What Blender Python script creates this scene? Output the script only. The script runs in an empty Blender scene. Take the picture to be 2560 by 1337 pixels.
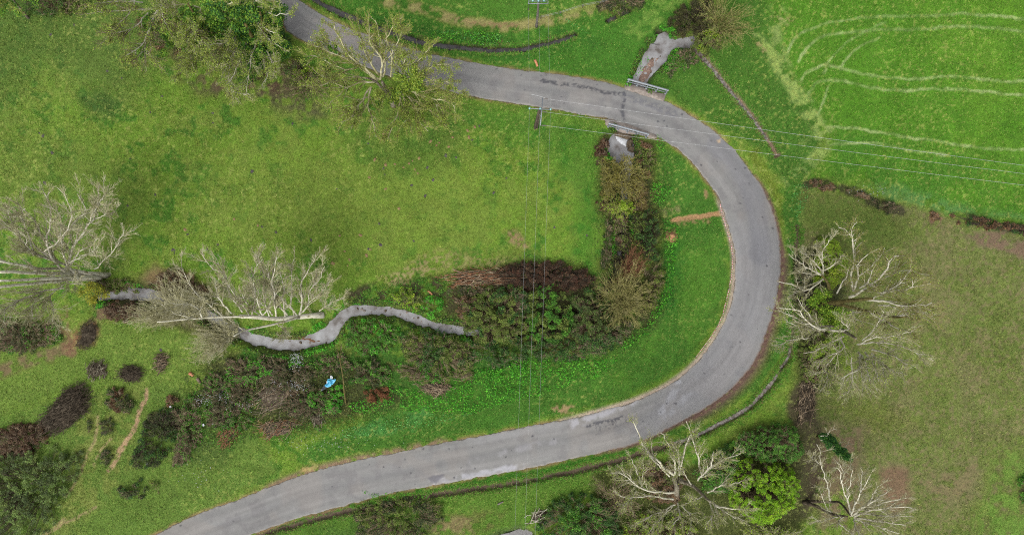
import bpy, math, random
import numpy as np
from mathutils import Vector
# ---------------------------------------------------------------- camera, sky, sun, exposure
SC = bpy.context.scene
H = 85.333                      # drone height above the meadow, metres
M = 0.05                        # metres on the ground per pixel of the 2560 px photograph
cam = bpy.data.cameras.new('camera'); cam.sensor_width = 36.0; cam.lens = 24.0
cam.clip_start = 1.0; cam.clip_end = 6000.0
camo = bpy.data.objects.new('camera', cam); camo.location = (0, 0, H); camo.rotation_euler = (0, 0, 0)
SC.collection.objects.link(camo); SC.camera = camo
SUN_EL, SUN_AZ = 56.0, 205.0    # azimuth clockwise from picture-up
W_ = bpy.data.worlds.new("World"); SC.world = W_; W_.use_nodes = True
nt = W_.node_tree; bg = nt.nodes['Background']
sky = nt.nodes.new('ShaderNodeTexSky'); sky.sky_type = 'NISHITA'; sky.sun_disc = False
sky.sun_elevation = math.radians(SUN_EL); sky.sun_rotation = math.radians(SUN_AZ)
sky.dust_density = 3.0; sky.air_density = 1.0; sky.ozone_density = 1.0
hs = nt.nodes.new('ShaderNodeHueSaturation'); hs.inputs['Saturation'].default_value = 0.16
nt.links.new(sky.outputs[0], hs.inputs['Color']); nt.links.new(hs.outputs[0], bg.inputs['Color'])
bg.inputs['Strength'].default_value = 0.15
sun = bpy.data.lights.new('sun', 'SUN'); sun.energy = .9; sun.angle = math.radians(38); sun.color = (1.0, .98, .94)
suno = bpy.data.objects.new('sun', sun)
el, az = math.radians(SUN_EL), math.radians(SUN_AZ)
sdir = Vector((math.sin(az)*math.cos(el), math.cos(az)*math.cos(el), math.sin(el)))
suno.rotation_euler = sdir.to_track_quat('Z', 'Y').to_euler(); suno.location = (0, 0, 60)
SC.collection.objects.link(suno)
SC.view_settings.view_transform = 'Standard'; SC.view_settings.look = 'None'; SC.view_settings.gamma = 1.0
SC.view_settings.use_curve_mapping = False
SC.view_settings.exposure = 1.27
try:
    SC.cycles.use_denoising = False; SC.cycles.filter_width = 1.05
    SC.cycles.max_bounces = 5; SC.cycles.diffuse_bounces = 3; SC.cycles.transparent_max_bounces = 4
except Exception: pass
C = SC.collection
# ---------------------------------------------------------------- helpers
KAL = 2.1                       # how much brighter than its base colour a level surface shows in the photograph
def lin(c):
    c = np.asarray(c, float)/255.0
    return np.where(c <= .04045, c/12.92, ((c+.055)/1.055)**2.4)
def S(r, g, b): return lin((r, g, b))/KAL
def Wp(px, py, z=0.0):
    k = M*(H-z)/H
    return np.array([(px-1280)*k, (668.5-py)*k, z])
def Wl(pts, z=0.0): return np.array([Wp(p[0], p[1], z) for p in pts])
def ZP(ox, oy, pts, s=2.9714): return [(ox+p[0]/s, oy+p[1]/s) for p in pts]
_tabs = {}
def vn(x, y, seed=0):
    if seed not in _tabs: _tabs[seed] = np.random.RandomState(seed+11).rand(256, 256).astype(np.float32)
    T = _tabs[seed]
    xi = np.floor(x).astype(int); yi = np.floor(y).astype(int)
    fx = x-xi; fy = y-yi; fx = fx*fx*(3-2*fx); fy = fy*fy*(3-2*fy)
    a = T[yi & 255, xi & 255]; b = T[yi & 255, (xi+1) & 255]; c = T[(yi+1) & 255, xi & 255]; d = T[(yi+1) & 255, (xi+1) & 255]
    return (a*(1-fx)+b*fx)*(1-fy)+(c*(1-fx)+d*fx)*fy
def fbm(x, y, seed=0, o=4):
    s = 0; a = .5; t = 0
    for k in range(o):
        s = s+a*vn(x*2**k+17.3*k, y*2**k+9.1*k, seed+k); t += a; a *= .55
    return s/t
def sst(a, b, x):
    t = np.clip((x-a)/(b-a), 0, 1); return t*t*(3-2*t)
def cr(pts, n=8):
    P = np.asarray(pts, float); P = np.vstack([2*P[0]-P[1], P, 2*P[-1]-P[-2]])
    out = []
    for i in range(1, len(P)-2):
        p0, p1, p2, p3 = P[i-1], P[i], P[i+1], P[i+2]
        for t in np.arange(n)/n:
            out.append(.5*(2*p1+(p2-p0)*t+(2*p0-5*p1+4*p2-p3)*t*t+(3*p1-p0-3*p2+p3)*t**3))
    out.append(P[-2]); return np.array(out)
def resamp(P, n):
    P = np.asarray(P, float); d = np.r_[0, np.cumsum(np.linalg.norm(np.diff(P, axis=0), axis=1))]
    t = np.linspace(0, d[-1], n)
    return np.stack([np.interp(t, d, P[:, k]) for k in range(P.shape[1])], 1)
def seg_dist(X, Y, pts, vals=None):
    """distance from X,Y to a polyline, and the interpolated value (e.g. half width) at the nearest point"""
    best = np.full(X.shape, 1e9); bv = np.zeros(X.shape)
    for i in range(len(pts)-1):
        ax, ay = pts[i][:2]; bx, by = pts[i+1][:2]; dx, dy = bx-ax, by-ay; L = dx*dx+dy*dy+1e-12
        t = np.clip(((X-ax)*dx+(Y-ay)*dy)/L, 0, 1)
        d = np.hypot(X-ax-t*dx, Y-ay-t*dy); m = d < best
        best = np.where(m, d, best)
        if vals is not None: bv = np.where(m, vals[i]*(1-t)+vals[i+1]*t, bv)
    return best, bv
def inside(X, Y, poly):
    r = np.zeros(X.shape, bool); n = len(poly)
    for i in range(n):
        x1, y1 = poly[i][:2]; x2, y2 = poly[(i+1) % n][:2]
        if y1 == y2: continue
        c = (y1 > Y) != (y2 > Y)
        r ^= c & (X < (x2-x1)*(Y-y1)/(y2-y1)+x1)
    return r
def sdist(X, Y, poly):
    d, _ = seg_dist(X, Y, list(poly)+[poly[0]])
    return np.where(inside(X, Y, poly), d, -d)

def mesh_np(name, V, F, mat=None, col=None, smooth=False, parent=None, mats=None, mi=None):
    """F: list of integer arrays (n,k)"""
    me = bpy.data.meshes.new(name)
    V = np.asarray(V, np.float32); F = [np.asarray(f, np.int32) for f in F if len(f)]
    me.vertices.add(len(V)); me.vertices.foreach_set('co', V.ravel())
    nl = sum(f.size for f in F); npol = sum(len(f) for f in F)
    me.loops.add(nl); me.polygons.add(npol)
    me.loops.foreach_set('vertex_index', np.concatenate([f.ravel() for f in F]))
    tot = np.concatenate([np.full(len(f), f.shape[1], np.int32) for f in F])
    st = np.r_[0, np.cumsum(tot)[:-1]].astype(np.int32)
    me.polygons.foreach_set('loop_start', st)
    try: me.polygons.foreach_set('loop_total', tot)
    except Exception: pass
    if smooth: me.polygons.foreach_set('use_smooth', np.ones(npol, bool))
    if mi is not None: me.polygons.foreach_set('material_index', np.asarray(mi, np.int32))
    me.update(calc_edges=True)
    if col is not None:
        a = me.attributes.new('col', 'FLOAT_COLOR', 'POINT')
        cc = np.ones((len(V), 4), np.float32); cc[:, :3] = col; a.data.foreach_set('color', cc.ravel())
    if mats:
        for m in mats: me.materials.append(m)
    elif mat: me.materials.append(mat)
    o = bpy.data.objects.new(name, me); C.objects.link(o)
    if parent is not None:
        o.parent = parent
        o.location = -Vector(parent.location)
    return o
def thing(name, label, cat, loc, group=None):
    o = bpy.data.objects.new(name, None); o.empty_display_size = .3; C.objects.link(o); o.location = tuple(float(v) for v in loc)
    o['label'] = label; o['category'] = cat
    if group: o['group'] = group
    return o
def tag(o, label=None, cat=None, group=None, kind=None):
    if label: o['label'] = label
    if cat: o['category'] = cat
    if group: o['group'] = group
    if kind: o['kind'] = kind
    return o
class MB:
    """collects solid pieces into one mesh"""
    def __init__(s): s.v = []; s.f3 = []; s.f4 = []; s.n = 0
    def add(s, V, F):
        for f in F:
            f = np.asarray(f, int)
            if len(f):
                (s.f3 if f.shape[1] == 3 else s.f4).append(f+s.n)
        s.v.append(np.asarray(V, float)); s.n += len(V)
    def box(s, c, ax, ay, az):
        c, ax, ay, az = [np.asarray(q, float) for q in (c, ax, ay, az)]
        V = [c+i*ax+j*ay+k*az for i in (-1, 1) for j in (-1, 1) for k in (-1, 1)]
        s.add(V, [[(0, 1, 3, 2), (4, 6, 7, 5), (0, 4, 5, 1), (2, 3, 7, 6), (0, 2, 6, 4), (1, 5, 7, 3)]])
    def bar(s, a, b, w, h, up=(0, 0, 1)):
        a = np.asarray(a, float); b = np.asarray(b, float); t = b-a; L = np.linalg.norm(t); t = t/L
        sd = np.cross(t, up); sd /= np.linalg.norm(sd)+1e-9; u = np.cross(sd, t)
        s.box((a+b)/2, t*L/2, sd*w/2, u*h/2)
    def tube(s, P, R, sides=8):
        V, F = tubes(np.asarray(P, float)[None], np.asarray(R, float)[None], sides, cap=True); s.add(V, F)
    def prism(s, poly, z0, z1):
        n = len(poly); V = [(p[0], p[1], z0) for p in poly]+[(p[0], p[1], z1) for p in poly]
        F4 = [(i, (i+1) % n, n+(i+1) % n, n+i) for i in range(n)]
        c = np.mean(np.asarray(poly)[:, :2], 0); V += [(c[0], c[1], z1), (c[0], c[1], z0)]
        F3 = [(n+i, n+(i+1) % n, 2*n) for i in range(n)]+[((i+1) % n, i, 2*n+1) for i in range(n)]
        s.add(V, [F4, F3])
    def build(s, name, mat, parent=None, smooth=False):
        F = []
        if s.f4: F.append(np.concatenate(s.f4))
        if s.f3: F.append(np.concatenate(s.f3))
        return mesh_np(name, np.concatenate(s.v), F, mat, parent=parent, smooth=smooth)
def nrm(v): return v/(np.linalg.norm(v, axis=-1, keepdims=True)+1e-9)
def tubes(P, R, sides=4, cap=False):
    """P (B,n,3), R (B,n) -> verts, faces of B tubes"""
    B, n, _ = P.shape
    T = np.empty_like(P); T[:, 1:-1] = P[:, 2:]-P[:, :-2]; T[:, 0] = P[:, 1]-P[:, 0]; T[:, -1] = P[:, -1]-P[:, -2]
    T = nrm(T); main = nrm(P[:, -1]-P[:, 0])
    ref = np.where(np.abs(main[:, 2:3]) > .8, np.array([[1., 0, 0]]), np.array([[0, 0, 1.]]))
    N = nrm(np.cross(T, ref[:, None, :])); Bn = np.cross(T, N)
    a = np.arange(sides)*2*np.pi/sides
    V = P[:, :, None, :]+R[:, :, None, None]*(np.cos(a)[:, None]*N[:, :, None, :]+np.sin(a)[:, None]*Bn[:, :, None, :])
    base = np.arange(B)[:, None, None]*n*sides; i = np.arange(n-1)[None, :, None]*sides; j = np.arange(sides)[None, None, :]; j2 = (j+1) % sides
    F = np.stack([base+i+j, base+i+j2, base+i+sides+j2, base+i+sides+j], -1).reshape(-1, 4)
    V = V.reshape(-1, 3); Fs = [F]
    if cap:
        k = len(V); V = np.concatenate([V, P[:, 0], P[:, -1]])
        tri = []
        for b in range(B):
            o0 = b*n*sides; o1 = o0+(n-1)*sides
            for q in range(sides):
                tri.append((o0+(q+1) % sides, o0+q, k+b)); tri.append((o1+q, o1+(q+1) % sides, k+B+b))
        Fs.append(np.array(tri))
    return V, Fs
# ---------------------------------------------------------------- materials
def newmat(name):
    m = bpy.data.materials.new(name); m.use_nodes = True; t = m.node_tree; b = t.nodes['Principled BSDF']
    b.inputs['Specular IOR Level'].default_value = .2
    return m, t, b
def rgba(c): return (float(c[0]), float(c[1]), float(c[2]), 1.0)
def noise_node(t, scale, detail=3, rough=.6, coord=None):
    n = t.nodes.new('ShaderNodeTexNoise'); n.inputs['Scale'].default_value = scale; n.inputs['Detail'].default_value = detail
    n.inputs['Roughness'].default_value = rough
    if coord is not None: t.links.new(coord, n.inputs['Vector'])
    return n
def ramp(t, fac, stops):
    r = t.nodes.new('ShaderNodeValToRGB'); e = r.color_ramp.elements
    while len(e) < len(stops): e.new(.5)
    for k, (p, c) in enumerate(stops): e[k].position = p; e[k].color = rgba(c)
    t.links.new(fac, r.inputs['Fac']); return r
def mixc(t, kind, fac, a, b):
    m = t.nodes.new('ShaderNodeMix'); m.data_type = 'RGBA'; m.blend_type = kind
    for sock, v in ((m.inputs[0], fac), (m.inputs[6], a), (m.inputs[7], b)):
        if hasattr(v, 'links'): t.links.new(v, sock)
        elif isinstance(v, (int, float)): sock.default_value = v
        else: sock.default_value = rgba(v)
    return m.outputs[2]
def bump(t, b, h, strength, dist):
    n = t.nodes.new('ShaderNodeBump'); n.inputs['Strength'].default_value = strength; n.inputs['Distance'].default_value = dist
    t.links.new(h, n.inputs['Height']); t.links.new(n.outputs[0], b.inputs['Normal'])
def geo_pos(t):
    return t.nodes.new('ShaderNodeNewGeometry').outputs['Position']
def attr_mat(name, n1=(14, .5, 1.5), n2=None, rough=.9, bmp=None, transl=0.0):
    """colour from the mesh's own 'col' attribute, broken up by fine noise"""
    m, t, b = newmat(name); a = t.nodes.new('ShaderNodeAttribute'); a.attribute_name = 'col'
    c = a.outputs['Color']; pos = geo_pos(t)
    for k in (n1, n2):
        if k:
            n = noise_node(t, k[0], 3, .65, pos)
            r = ramp(t, n.outputs['Fac'], [(.25, (k[1],)*3), (.75, (k[2],)*3)])
            c = mixc(t, 'MULTIPLY', 1.0, c, r.outputs[0])
    t.links.new(c, b.inputs['Base Color']); b.inputs['Roughness'].default_value = rough
    if bmp:
        n = noise_node(t, bmp[0], 4, .7, pos); bump(t, b, n.outputs['Fac'], bmp[1], bmp[2])
    if transl:
        tr = t.nodes.new('ShaderNodeBsdfTranslucent'); t.links.new(c, tr.inputs['Color'])
        mx = t.nodes.new('ShaderNodeMixShader'); mx.inputs[0].default_value = transl
        t.links.new(b.outputs[0], mx.inputs[1]); t.links.new(tr.outputs[0], mx.inputs[2])
        t.links.new(mx.outputs[0], t.nodes['Material Output'].inputs['Surface'])
    return m
def noisy_mat(name, stops, scale=6, rough=.85, bmp=None, metal=0, spec=.2):
    m, t, b = newmat(name); tc = t.nodes.new('ShaderNodeTexCoord').outputs['Object']
    n = noise_node(t, scale, 5, .65, tc); r = ramp(t, n.outputs['Fac'], stops)
    t.links.new(r.outputs[0], b.inputs['Base Color']); b.inputs['Roughness'].default_value = rough
    b.inputs['Metallic'].default_value = metal; b.inputs['Specular IOR Level'].default_value = spec
    if bmp: bump(t, b, noise_node(t, bmp[0], 4, .6, tc).outputs['Fac'], bmp[1], bmp[2])
    return m
MAT_GROUND = attr_mat('meadow_soil', (9, .72, 1.28), (2.2, .85, 1.15), .95, (16, .8, .12))
MAT_ROAD = attr_mat('worn_asphalt', (26, .92, 1.08), (.9, .95, 1.05), .9, (60, .35, .02))
MAT_GRASS = attr_mat('grass_blade', (1.2, .85, 1.15), None, .8, None, .35)
MAT_LEAF = attr_mat('leaf', (1.6, .8, 1.2), None, .7, None, .4)
MAT_PALE = noisy_mat('lichen_bark', [(.30, S(118, 110, 82)), (.39, S(172, 164, 130)), (.49, S(222, 216, 192)), (.8, S(240, 236, 216))], 2.6, .9, (14, .4, .05))
MAT_GREY = noisy_mat('grey_bark', [(.3, S(82, 72, 58)), (.5, S(128, 118, 98)), (.62, S(170, 163, 140)), (.8, S(205, 199, 176))], 3.0, .9, (14, .4, .05))
MAT_TWIG = noisy_mat('lichen_twig', [(.3, S(158, 152, 100)), (.5, S(204, 198, 150)), (.7, S(244, 238, 206))], 1.4, .9)
MAT_TWIGG = noisy_mat('olive_twig', [(.3, S(134, 128, 70)), (.5, S(176, 168, 102)), (.7, S(216, 206, 148))], 1.2, .9)
MAT_TWIGB = noisy_mat('brown_twig', [(.3, S(116, 98, 74)), (.5, S(160, 138, 110)), (.7, S(206, 186, 158))], 1.6, .9)
MAT_TWIGR = noisy_mat('red_brown_twig', [(.3, S(104, 70, 50)), (.5, S(150, 104, 74)), (.7, S(190, 142, 104))], 1.6, .9)
MAT_TWIGD = noisy_mat('dark_twig', [(.3, S(50, 44, 34)), (.55, S(92, 80, 64)), (.75, S(150, 138, 118))], 2.0, .9)
MAT_OLIVE = noisy_mat('mossy_bark', [(.3, S(70, 62, 32)), (.5, S(106, 96, 50)), (.7, S(140, 130, 84))], 2.4, .9, (14, .4, .05))
MAT_CONC = noisy_mat('weathered_concrete', [(.3, S(130, 118, 108)), (.55, S(164, 152, 142)), (.75, S(192, 182, 170))], 2.2, .9, (20, .3, .03))
MAT_STEEL = noisy_mat('galvanised_steel', [(.3, S(132, 138, 144)), (.7, S(170, 176, 180))], 5, .5, None, .25, .4)
MAT_WIRED = noisy_mat('tarnished_cable', [(.3, S(150, 152, 150)), (.7, S(186, 186, 182))], 3, .5, None, .1, .4)
MAT_WIRE = noisy_mat('aluminium_cable', [(.3, S(190, 192, 192)), (.7, S(216, 216, 214))], 3, .5, None, .1, .4)
MAT_GLASSG = noisy_mat('glass_insulator', [(.3, S(116, 176, 172)), (.7, S(160, 208, 204))], 9, .2, None, 0, .6)
MAT_WOOD = noisy_mat('weathered_wood', [(.3, S(92, 84, 76)), (.55, S(136, 128, 120)), (.75, S(176, 168, 160))], 5, .9, (20, .4, .03))
MAT_POLE = noisy_mat('lichened_concrete', [(.3, S(66, 58, 50)), (.5, S(96, 86, 74)), (.66, S(120, 106, 84)), (.72, S(190, 140, 50))], 3.2, .95, (16, .4, .03))
MAT_ROCK = noisy_mat('wet_rock', [(.3, S(70, 60, 48)), (.55, S(112, 98, 78)), (.75, S(140, 124, 100))], 2.5, .8, (10, .6, .06))
MAT_DIRT = noisy_mat('bare_clay', [(.3, S(140, 98, 66)), (.55, S(186, 140, 100)), (.75, S(210, 170, 128))], 5, .95, (14, .8, .08))
MAT_MOLE = noisy_mat('molehill_soil', [(.3, S(140, 116, 80)), (.7, S(178, 150, 110))], 6, .95, (24, .8, .05))
MAT_DUNG = noisy_mat('dried_dung', [(.3, S(70, 64, 66)), (.7, S(104, 96, 96))], 8, .95, (24, .8, .04))
MAT_CUT = noisy_mat('cut_wood', [(.3, S(190, 120, 84)), (.7, S(222, 160, 122))], 9, .8)
MAT_BARKLOG = noisy_mat('log_bark', [(.3, S(100, 84, 70)), (.7, S(160, 142, 122))], 9, .9, (20, .5, .03))
def water_mat(name, stops, rough, scale):
    m, t, b = newmat(name); pos = geo_pos(t); n = noise_node(t, scale, 4, .6, pos); r = ramp(t, n.outputs['Fac'], stops)
    t.links.new(r.outputs[0], b.inputs['Base Color']); b.inputs['Roughness'].default_value = rough; b.inputs['Specular IOR Level'].default_value = .35
    bump(t, b, noise_node(t, 5, 3, .6, pos).outputs['Fac'], .35, .03); return m
MAT_WATER = water_mat('milky_water', [(.33, S(104, 97, 90)), (.43, S(140, 136, 134)), (.58, S(160, 159, 159)), (.75, S(180, 181, 182))], .2, .8)
MAT_MUDW = water_mat('muddy_ditch_water', [(.36, S(84, 74, 66)), (.5, S(132, 120, 112)), (.62, S(164, 156, 150))], .2, 2.6)
MAT_DITCHW = water_mat('ditch_water', [(.3, S(58, 54, 52)), (.7, S(96, 92, 90))], .15, 1.5)
# ---------------------------------------------------------------- traced lines (photograph pixels -> metres)
ROAD_PAIRS = [  # (left/inner edge), (right/outer edge) going from the top of the picture round the bend to the bottom
 ((640,-40),(690,-45)),((701,20),(745,-2)),((712,70),(788,27)),((741,92),(836,54)),((778,110),(903,81)),((850,140),(970,104)),((920,170),(1021,121)),
 ((980,193),(1088,138)),((1061,214),(1172,155)),((1138,232),(1240,167)),((1223,249),(1300,175)),((1300,261),(1385,185)),((1385,273),(1452,195)),
 ((1460,287),(1510,206)),((1516,296),(1560,221)),((1580,318),(1612,238)),((1645,345),(1659,252)),((1680,362),(1690,268)),((1706,381),(1738,296)),((1737,413),(1788,330)),
 ((1762,446),(1842,382)),((1784,474),(1888,443)),((1803,508),(1912,478)),((1818,556),(1931,522)),((1831,600),(1944,570)),((1838,640),(1951,615)),
 ((1838,692),(1952,668)),((1832,743),(1946,722)),((1820,787),(1934,780)),((1800,826),(1914,836)),((1768,876),(1893,892)),((1735,914),(1850,950)),((1697,946),(1795,999)),
 ((1654,973),(1724,1043)),((1587,1003),(1654,1079)),((1519,1024),(1587,1109)),((1430,1046),(1486,1134)),((1351,1060),(1385,1156)),((1270,1075),(1290,1176)),((1206,1089),(1220,1188)),
 ((1088,1110),(1120,1206)),((1004,1129),(1040,1221)),((923,1144),(970,1234)),((836,1164),(869,1261)),((768,1184),(800,1279)),((684,1213),(730,1299)),
 ((606,1245),(660,1324)),((505,1281),(590,1348)),((437,1311),(520,1376)),((370,1345),(450,1410)),((250,1400),(330,1470))]
RL = cr(Wl([p[0] for p in ROAD_PAIRS]), 10); RR = cr(Wl([p[1] for p in ROAD_PAIRS]), 10)
ROADPOLY = np.vstack([RL, RR[::-1]])
STREAM = [(1650,85,7),(1655,97,18),(1656,115,28),(1648,131,27),(1635,150,26),(1622,168,22),(1610,188,19),(1600,207,17),(1590,240,15),(1575,290,15),(1560,335,19),
 (1553,352,30),(1552,372,33),(1558,395,26),(1563,430,15),(1562,500,8),(1558,560,8.5),(1552,620,8.5),(1540,680,8),(1500,740,3),(1420,790,3),(1300,825,3),
 (1200,832,5),(1150,826,12),(1108,822,15),(1080,812,11),(1050,802,14),(1000,784,14),(950,776,13),(905,776,15),(868,784,16),(845,805,16),(822,833,20),(790,848,18),
 (750,861,16),(700,859,16),(650,850,15),(610,838,15),(570,815,14),(520,785,13),(450,755,15),(380,740,17),(320,736,17),(275,742,11),(246,748,5)]
STREAM = [(a, b, max(c-(5 if b < 480 else 8), 1)) for a, b, c in STREAM]
BRANCH = [(1650,108,6),(1685,112,6),(1715,106,8),(1745,104,7),(1775,92,4),(1800,70,2)]
DITCH_T = [(740,-30,5),(788,0,5),(836,27,6),(889,50,6),(953,77,6),(1021,98,6),(1088,113,6),(1189,126,5.5),(1250,128,5),(1317,123,4.5),(1385,108,4),(1438,91,3)]
DITCH_T = [(a, b, c*.75) for a, b, c in DITCH_T]
DITCH_T2 = [(1519,54,3),(1545,43,4),(1570,30,3)]
DITCH_R = [(1735,118,7),(1762,151,6),(1788,182,5),(1815,215,4.5),(1842,249,4),(1873,286,4),(1900,323,4),(1925,362,4),(1940,387,3)]
DITCH_B = [(1991,568,3),(1992,610,2.5),(1986,720,2),(1980,820,2.5),(1971,887,3.5),(1951,920,4.5),(1927,958,5),(1894,995,5),(1856,1028,5),(1772,1072,4.5),(1704,1102,4),(1587,1136,4.5),
 (1502,1160,4),(1418,1180,4.5),(1334,1195,4.5),(1250,1213,4.5),(1172,1223,4.5),(1054,1240,4.5),(937,1264,4),(836,1284,4),(735,1311,3.5),(667,1330,3),(580,1365,3)]
POND = [(1215,1350),(1240,1338),(1275,1330),(1300,1320),(1326,1320),(1336,1335),(1330,1370),(1260,1400),(1210,1390)]
def chan(pts, z):
    w = Wl(pts, z); v = np.array([p[2] for p in pts])*M
    q = cr(np.c_[w[:, :2], v], 6); return q[:, :2], q[:, 2]
CH = [chan(STREAM, -.78)+(1.05, .9), chan(BRANCH, -.78)+(1.0, .75), chan(DITCH_T, -.5)+(.62, .35), chan(DITCH_T2, -.5)+(.6, .35),
      chan(DITCH_R, -.35)+(.42, .35), chan(DITCH_B, -.35)+(.42, .3)]
# ---------------------------------------------------------------- ground sheet
STEP = .125
xs = np.arange(-70, 70.001, STEP); ys = np.arange(-39, 39.001, STEP)
far = np.array([2, 5, 10, 18, 30, 50, 80, 130, 220, 400, 800, 1600.])
XS = np.r_[-70-far[::-1], xs, 70+far]; YS = np.r_[-39-far[::-1], ys, 39+far]
GX, GY = np.meshgrid(XS, YS)
PX = 1280+GX/M; PY = 668.5-GY/M
WX = PX+9*(fbm(PX/40, PY/40, 40, 3)-.5)*2+5*(fbm(PX/11, PY/11, 45, 2)-.5)*2
WY = PY+9*(fbm(PX/40, PY/40, 50, 3)-.5)*2+5*(fbm(PX/11, PY/11, 55, 2)-.5)*2
def sub(pts, mrg):
    P = np.asarray([p[:2] for p in pts], float)
    mk = (PX > P[:, 0].min()-mrg) & (PX < P[:, 0].max()+mrg) & (PY > P[:, 1].min()-mrg) & (PY < P[:, 1].max()+mrg)
    return mk
def pm(pts, soft=12, warp=True, amt=1.0):
    mk = sub(pts, soft*2+20); r = np.zeros(PX.shape)
    X, Y = (WX, WY) if warp else (PX, PY)
    r[mk] = sst(-soft, soft, sdist(X[mk], Y[mk], pts))*amt
    return r
def lm(pts, w, soft, warp=True, amt=1.0, n=6):
    q = cr([p[:2] for p in pts], n) if len(pts) > 2 else np.asarray(pts, float)
    mk = sub(pts, w+soft+25); r = np.zeros(PX.shape)
    X, Y = (PX*.5+WX*.5, PY*.5+WY*.5) if warp else (PX, PY)
    d, _ = seg_dist(X[mk], Y[mk], q)
    r[mk] = (1-sst(w, w+soft, d))*amt
    return r
N1 = fbm(PX/180, PY/180, 1, 4); N2 = fbm(PX/60, PY/60, 2, 4); N3 = fbm(PX/18, PY/18, 3, 4); N4 = fbm(PX/6, PY/6, 4, 3); N5 = fbm(PX/3, PY/3, 5, 2)
COL = np.zeros(PX.shape+(3,)); COL[:] = S(111, 146, 52)
def put(c, m):
    global COL
    m = np.clip(m, 0, 1)[..., None]; COL = COL*(1-m)+np.asarray(c)*m
def nz(n, a, b): return sst(a, b, n)
# left meadow mottling
put(S(122, 146, 66), nz(N2, .5, .68)*.65); put(S(64, 120, 36), nz(fbm(PX/30, PY/30, 7, 3), .55, .68)*.75); put(S(124, 144, 62), nz(fbm(PX/14, PY/14, 8, 3), .52, .68)*.55)
put(S(126, 148, 66), pm([(520,430),(760,380),(1150,420),(1280,520),(1100,640),(900,640),(700,600),(520,560)], 110)*.6)
put(S(88, 114, 54), pm([(-60,-60),(420,-60),(420,150),(300,260),(120,180),(-60,330)], 70)*.75)
put(S(106, 128, 58), pm([(-60,300),(200,330),(380,480),(300,640),(-60,480)], 70)*.5)
put(S(64, 96, 44), pm([(200,235),(260,225),(296,250),(290,290),(235,292),(205,265)], 18)*.75)
put(S(66, 122, 38), pm([(1130,255),(1330,275),(1500,305),(1510,400),(1490,700),(1430,640),(1440,480),(1360,380),(1160,300)], 30)*.65)
put(S(84, 116, 46), pm([(880,290),(1140,240),(1170,330),(1120,420),(960,440),(860,360)], 40)*.6)
put(S(90, 84, 60), pm([(440,190),(600,200),(740,150),(800,260),(830,300),(740,300),(620,240),(500,235)], 25)*nz(N3, .35, .6)*.85)
put(S(100, 70, 60), pm([(380,120),(700,140),(730,230),(560,240),(420,150)], 25)*nz(N3, .42, .6)*.7)
put(S(140, 108, 82), pm([(350,690),(390,660),(440,680),(520,720),(470,760),(380,740)], 20)*.8)
# top field
put(S(70, 124, 40), pm([(740,-90),(1700,-90),(1720,20),(1640,120),(1560,215),(1300,180),(1080,135),(960,98),(850,45)], 12)*.95)
put(S(50, 104, 34), pm([(900,20),(1120,85),(1300,92),(1440,70),(1500,110),(1300,150),(1080,120),(960,85)], 25)*nz(N2, .3, .6)*.8)
put(S(92, 138, 52), pm([(980,-60),(1700,-60),(1600,30),(1400,40),(1250,55),(1100,20)], 25)*.55)
put(S(156, 148, 92), lm([(960,5),(1030,15),(1100,38),(1180,58),(1260,66),(1330,60),(1400,45),(1470,25),(1530,8)], 7, 14)*nz(N3, .35, .55)*.95)
put(S(150, 120, 88), lm([(1120,40),(1200,62),(1290,62)], 3, 8)*nz(N4, .45, .6)*.8)
put(S(92, 84, 46), pm([(1490,10),(1530,-20),(1620,-30),(1600,20),(1530,45)], 14)*.7)
for a in ([(1590,90),(1650,45),(1700,0)], [(1570,75),(1620,35),(1660,0)]): put(S(120, 152, 72), lm(a, 5, 12)*nz(N3, .35, .55)*.7)
put(S(112, 142, 62), lm([(1420,30),(1490,18),(1600,12)], 4, 12)*.5)
put(S(104, 84, 58), pm([(1238,112),(1250,100),(1256,104),(1246,122)], 4)*.8)
# right of the stream, verge and right-hand field
put(S(72, 118, 40), pm([(1590,215),(1660,150),(1700,115),(1760,100),(1860,-60),(1960,-60),(2060,330),(2020,470),(1960,470),(1900,380),(1790,310),(1680,250)], 12)*.95)
put(S(86, 138, 36), pm([(1890,-90),(2700,-90),(2700,590),(2480,545),(2330,520),(2150,450),(2030,440),(2080,350),(2020,250),(1960,170)], 28)*.98)
put(S(104, 150, 44), pm([(2240,-60),(2700,-60),(2700,560),(2480,520),(2330,400),(2350,200)], 90)*nz(N2, .3, .65)*.6)
put(S(70, 124, 40), pm([(2100,330),(2560,400),(2560,560),(2380,520),(2240,480),(2080,440)], 25)*nz(N2, .35, .6)*.55)
def T4(z): return ZP(1860, 0, z)
for a, w in (([(320,390),(360,310),(420,260),(500,215),(620,180),(800,145),(1000,130),(1200,128),(1450,112),(1700,112),(2080,145)], 3.4), ([(400,460),(450,380),(520,310),(620,265),(800,245),(1000,225),(1250,222),(1500,200),(1750,205),(2080,235)], 3.4),
          ([(430,590),(480,530),(570,490),(700,505),(850,540),(1050,575),(1250,590),(1450,575),(1700,585),(2080,612)], 3.2), ([(480,690),(540,610),(640,590),(800,620),(1000,660),(1150,672),(1450,660),(1700,675),(2080,705)], 3.2),
          ([(550,850),(590,740),(630,630)], 2.5), ([(590,540),(660,420),(750,330),(900,230),(1050,170)], 2), ([(720,500),(760,440),(850,360),(1000,280)], 2), ([(620,950),(800,950),(1000,985),(1250,1025),(1500,1060),(1800,1100),(2080,1110)], 3), ([(640,1070),(900,1060),(1200,1110),(1500,1150)], 3)):
    put(S(158, 180, 124), lm(T4(a), w*.36, 4.5, True)*(.4+.6*nz(N3, .35, .6))*(.55+.45*nz(N2, .35, .6)))
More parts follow.
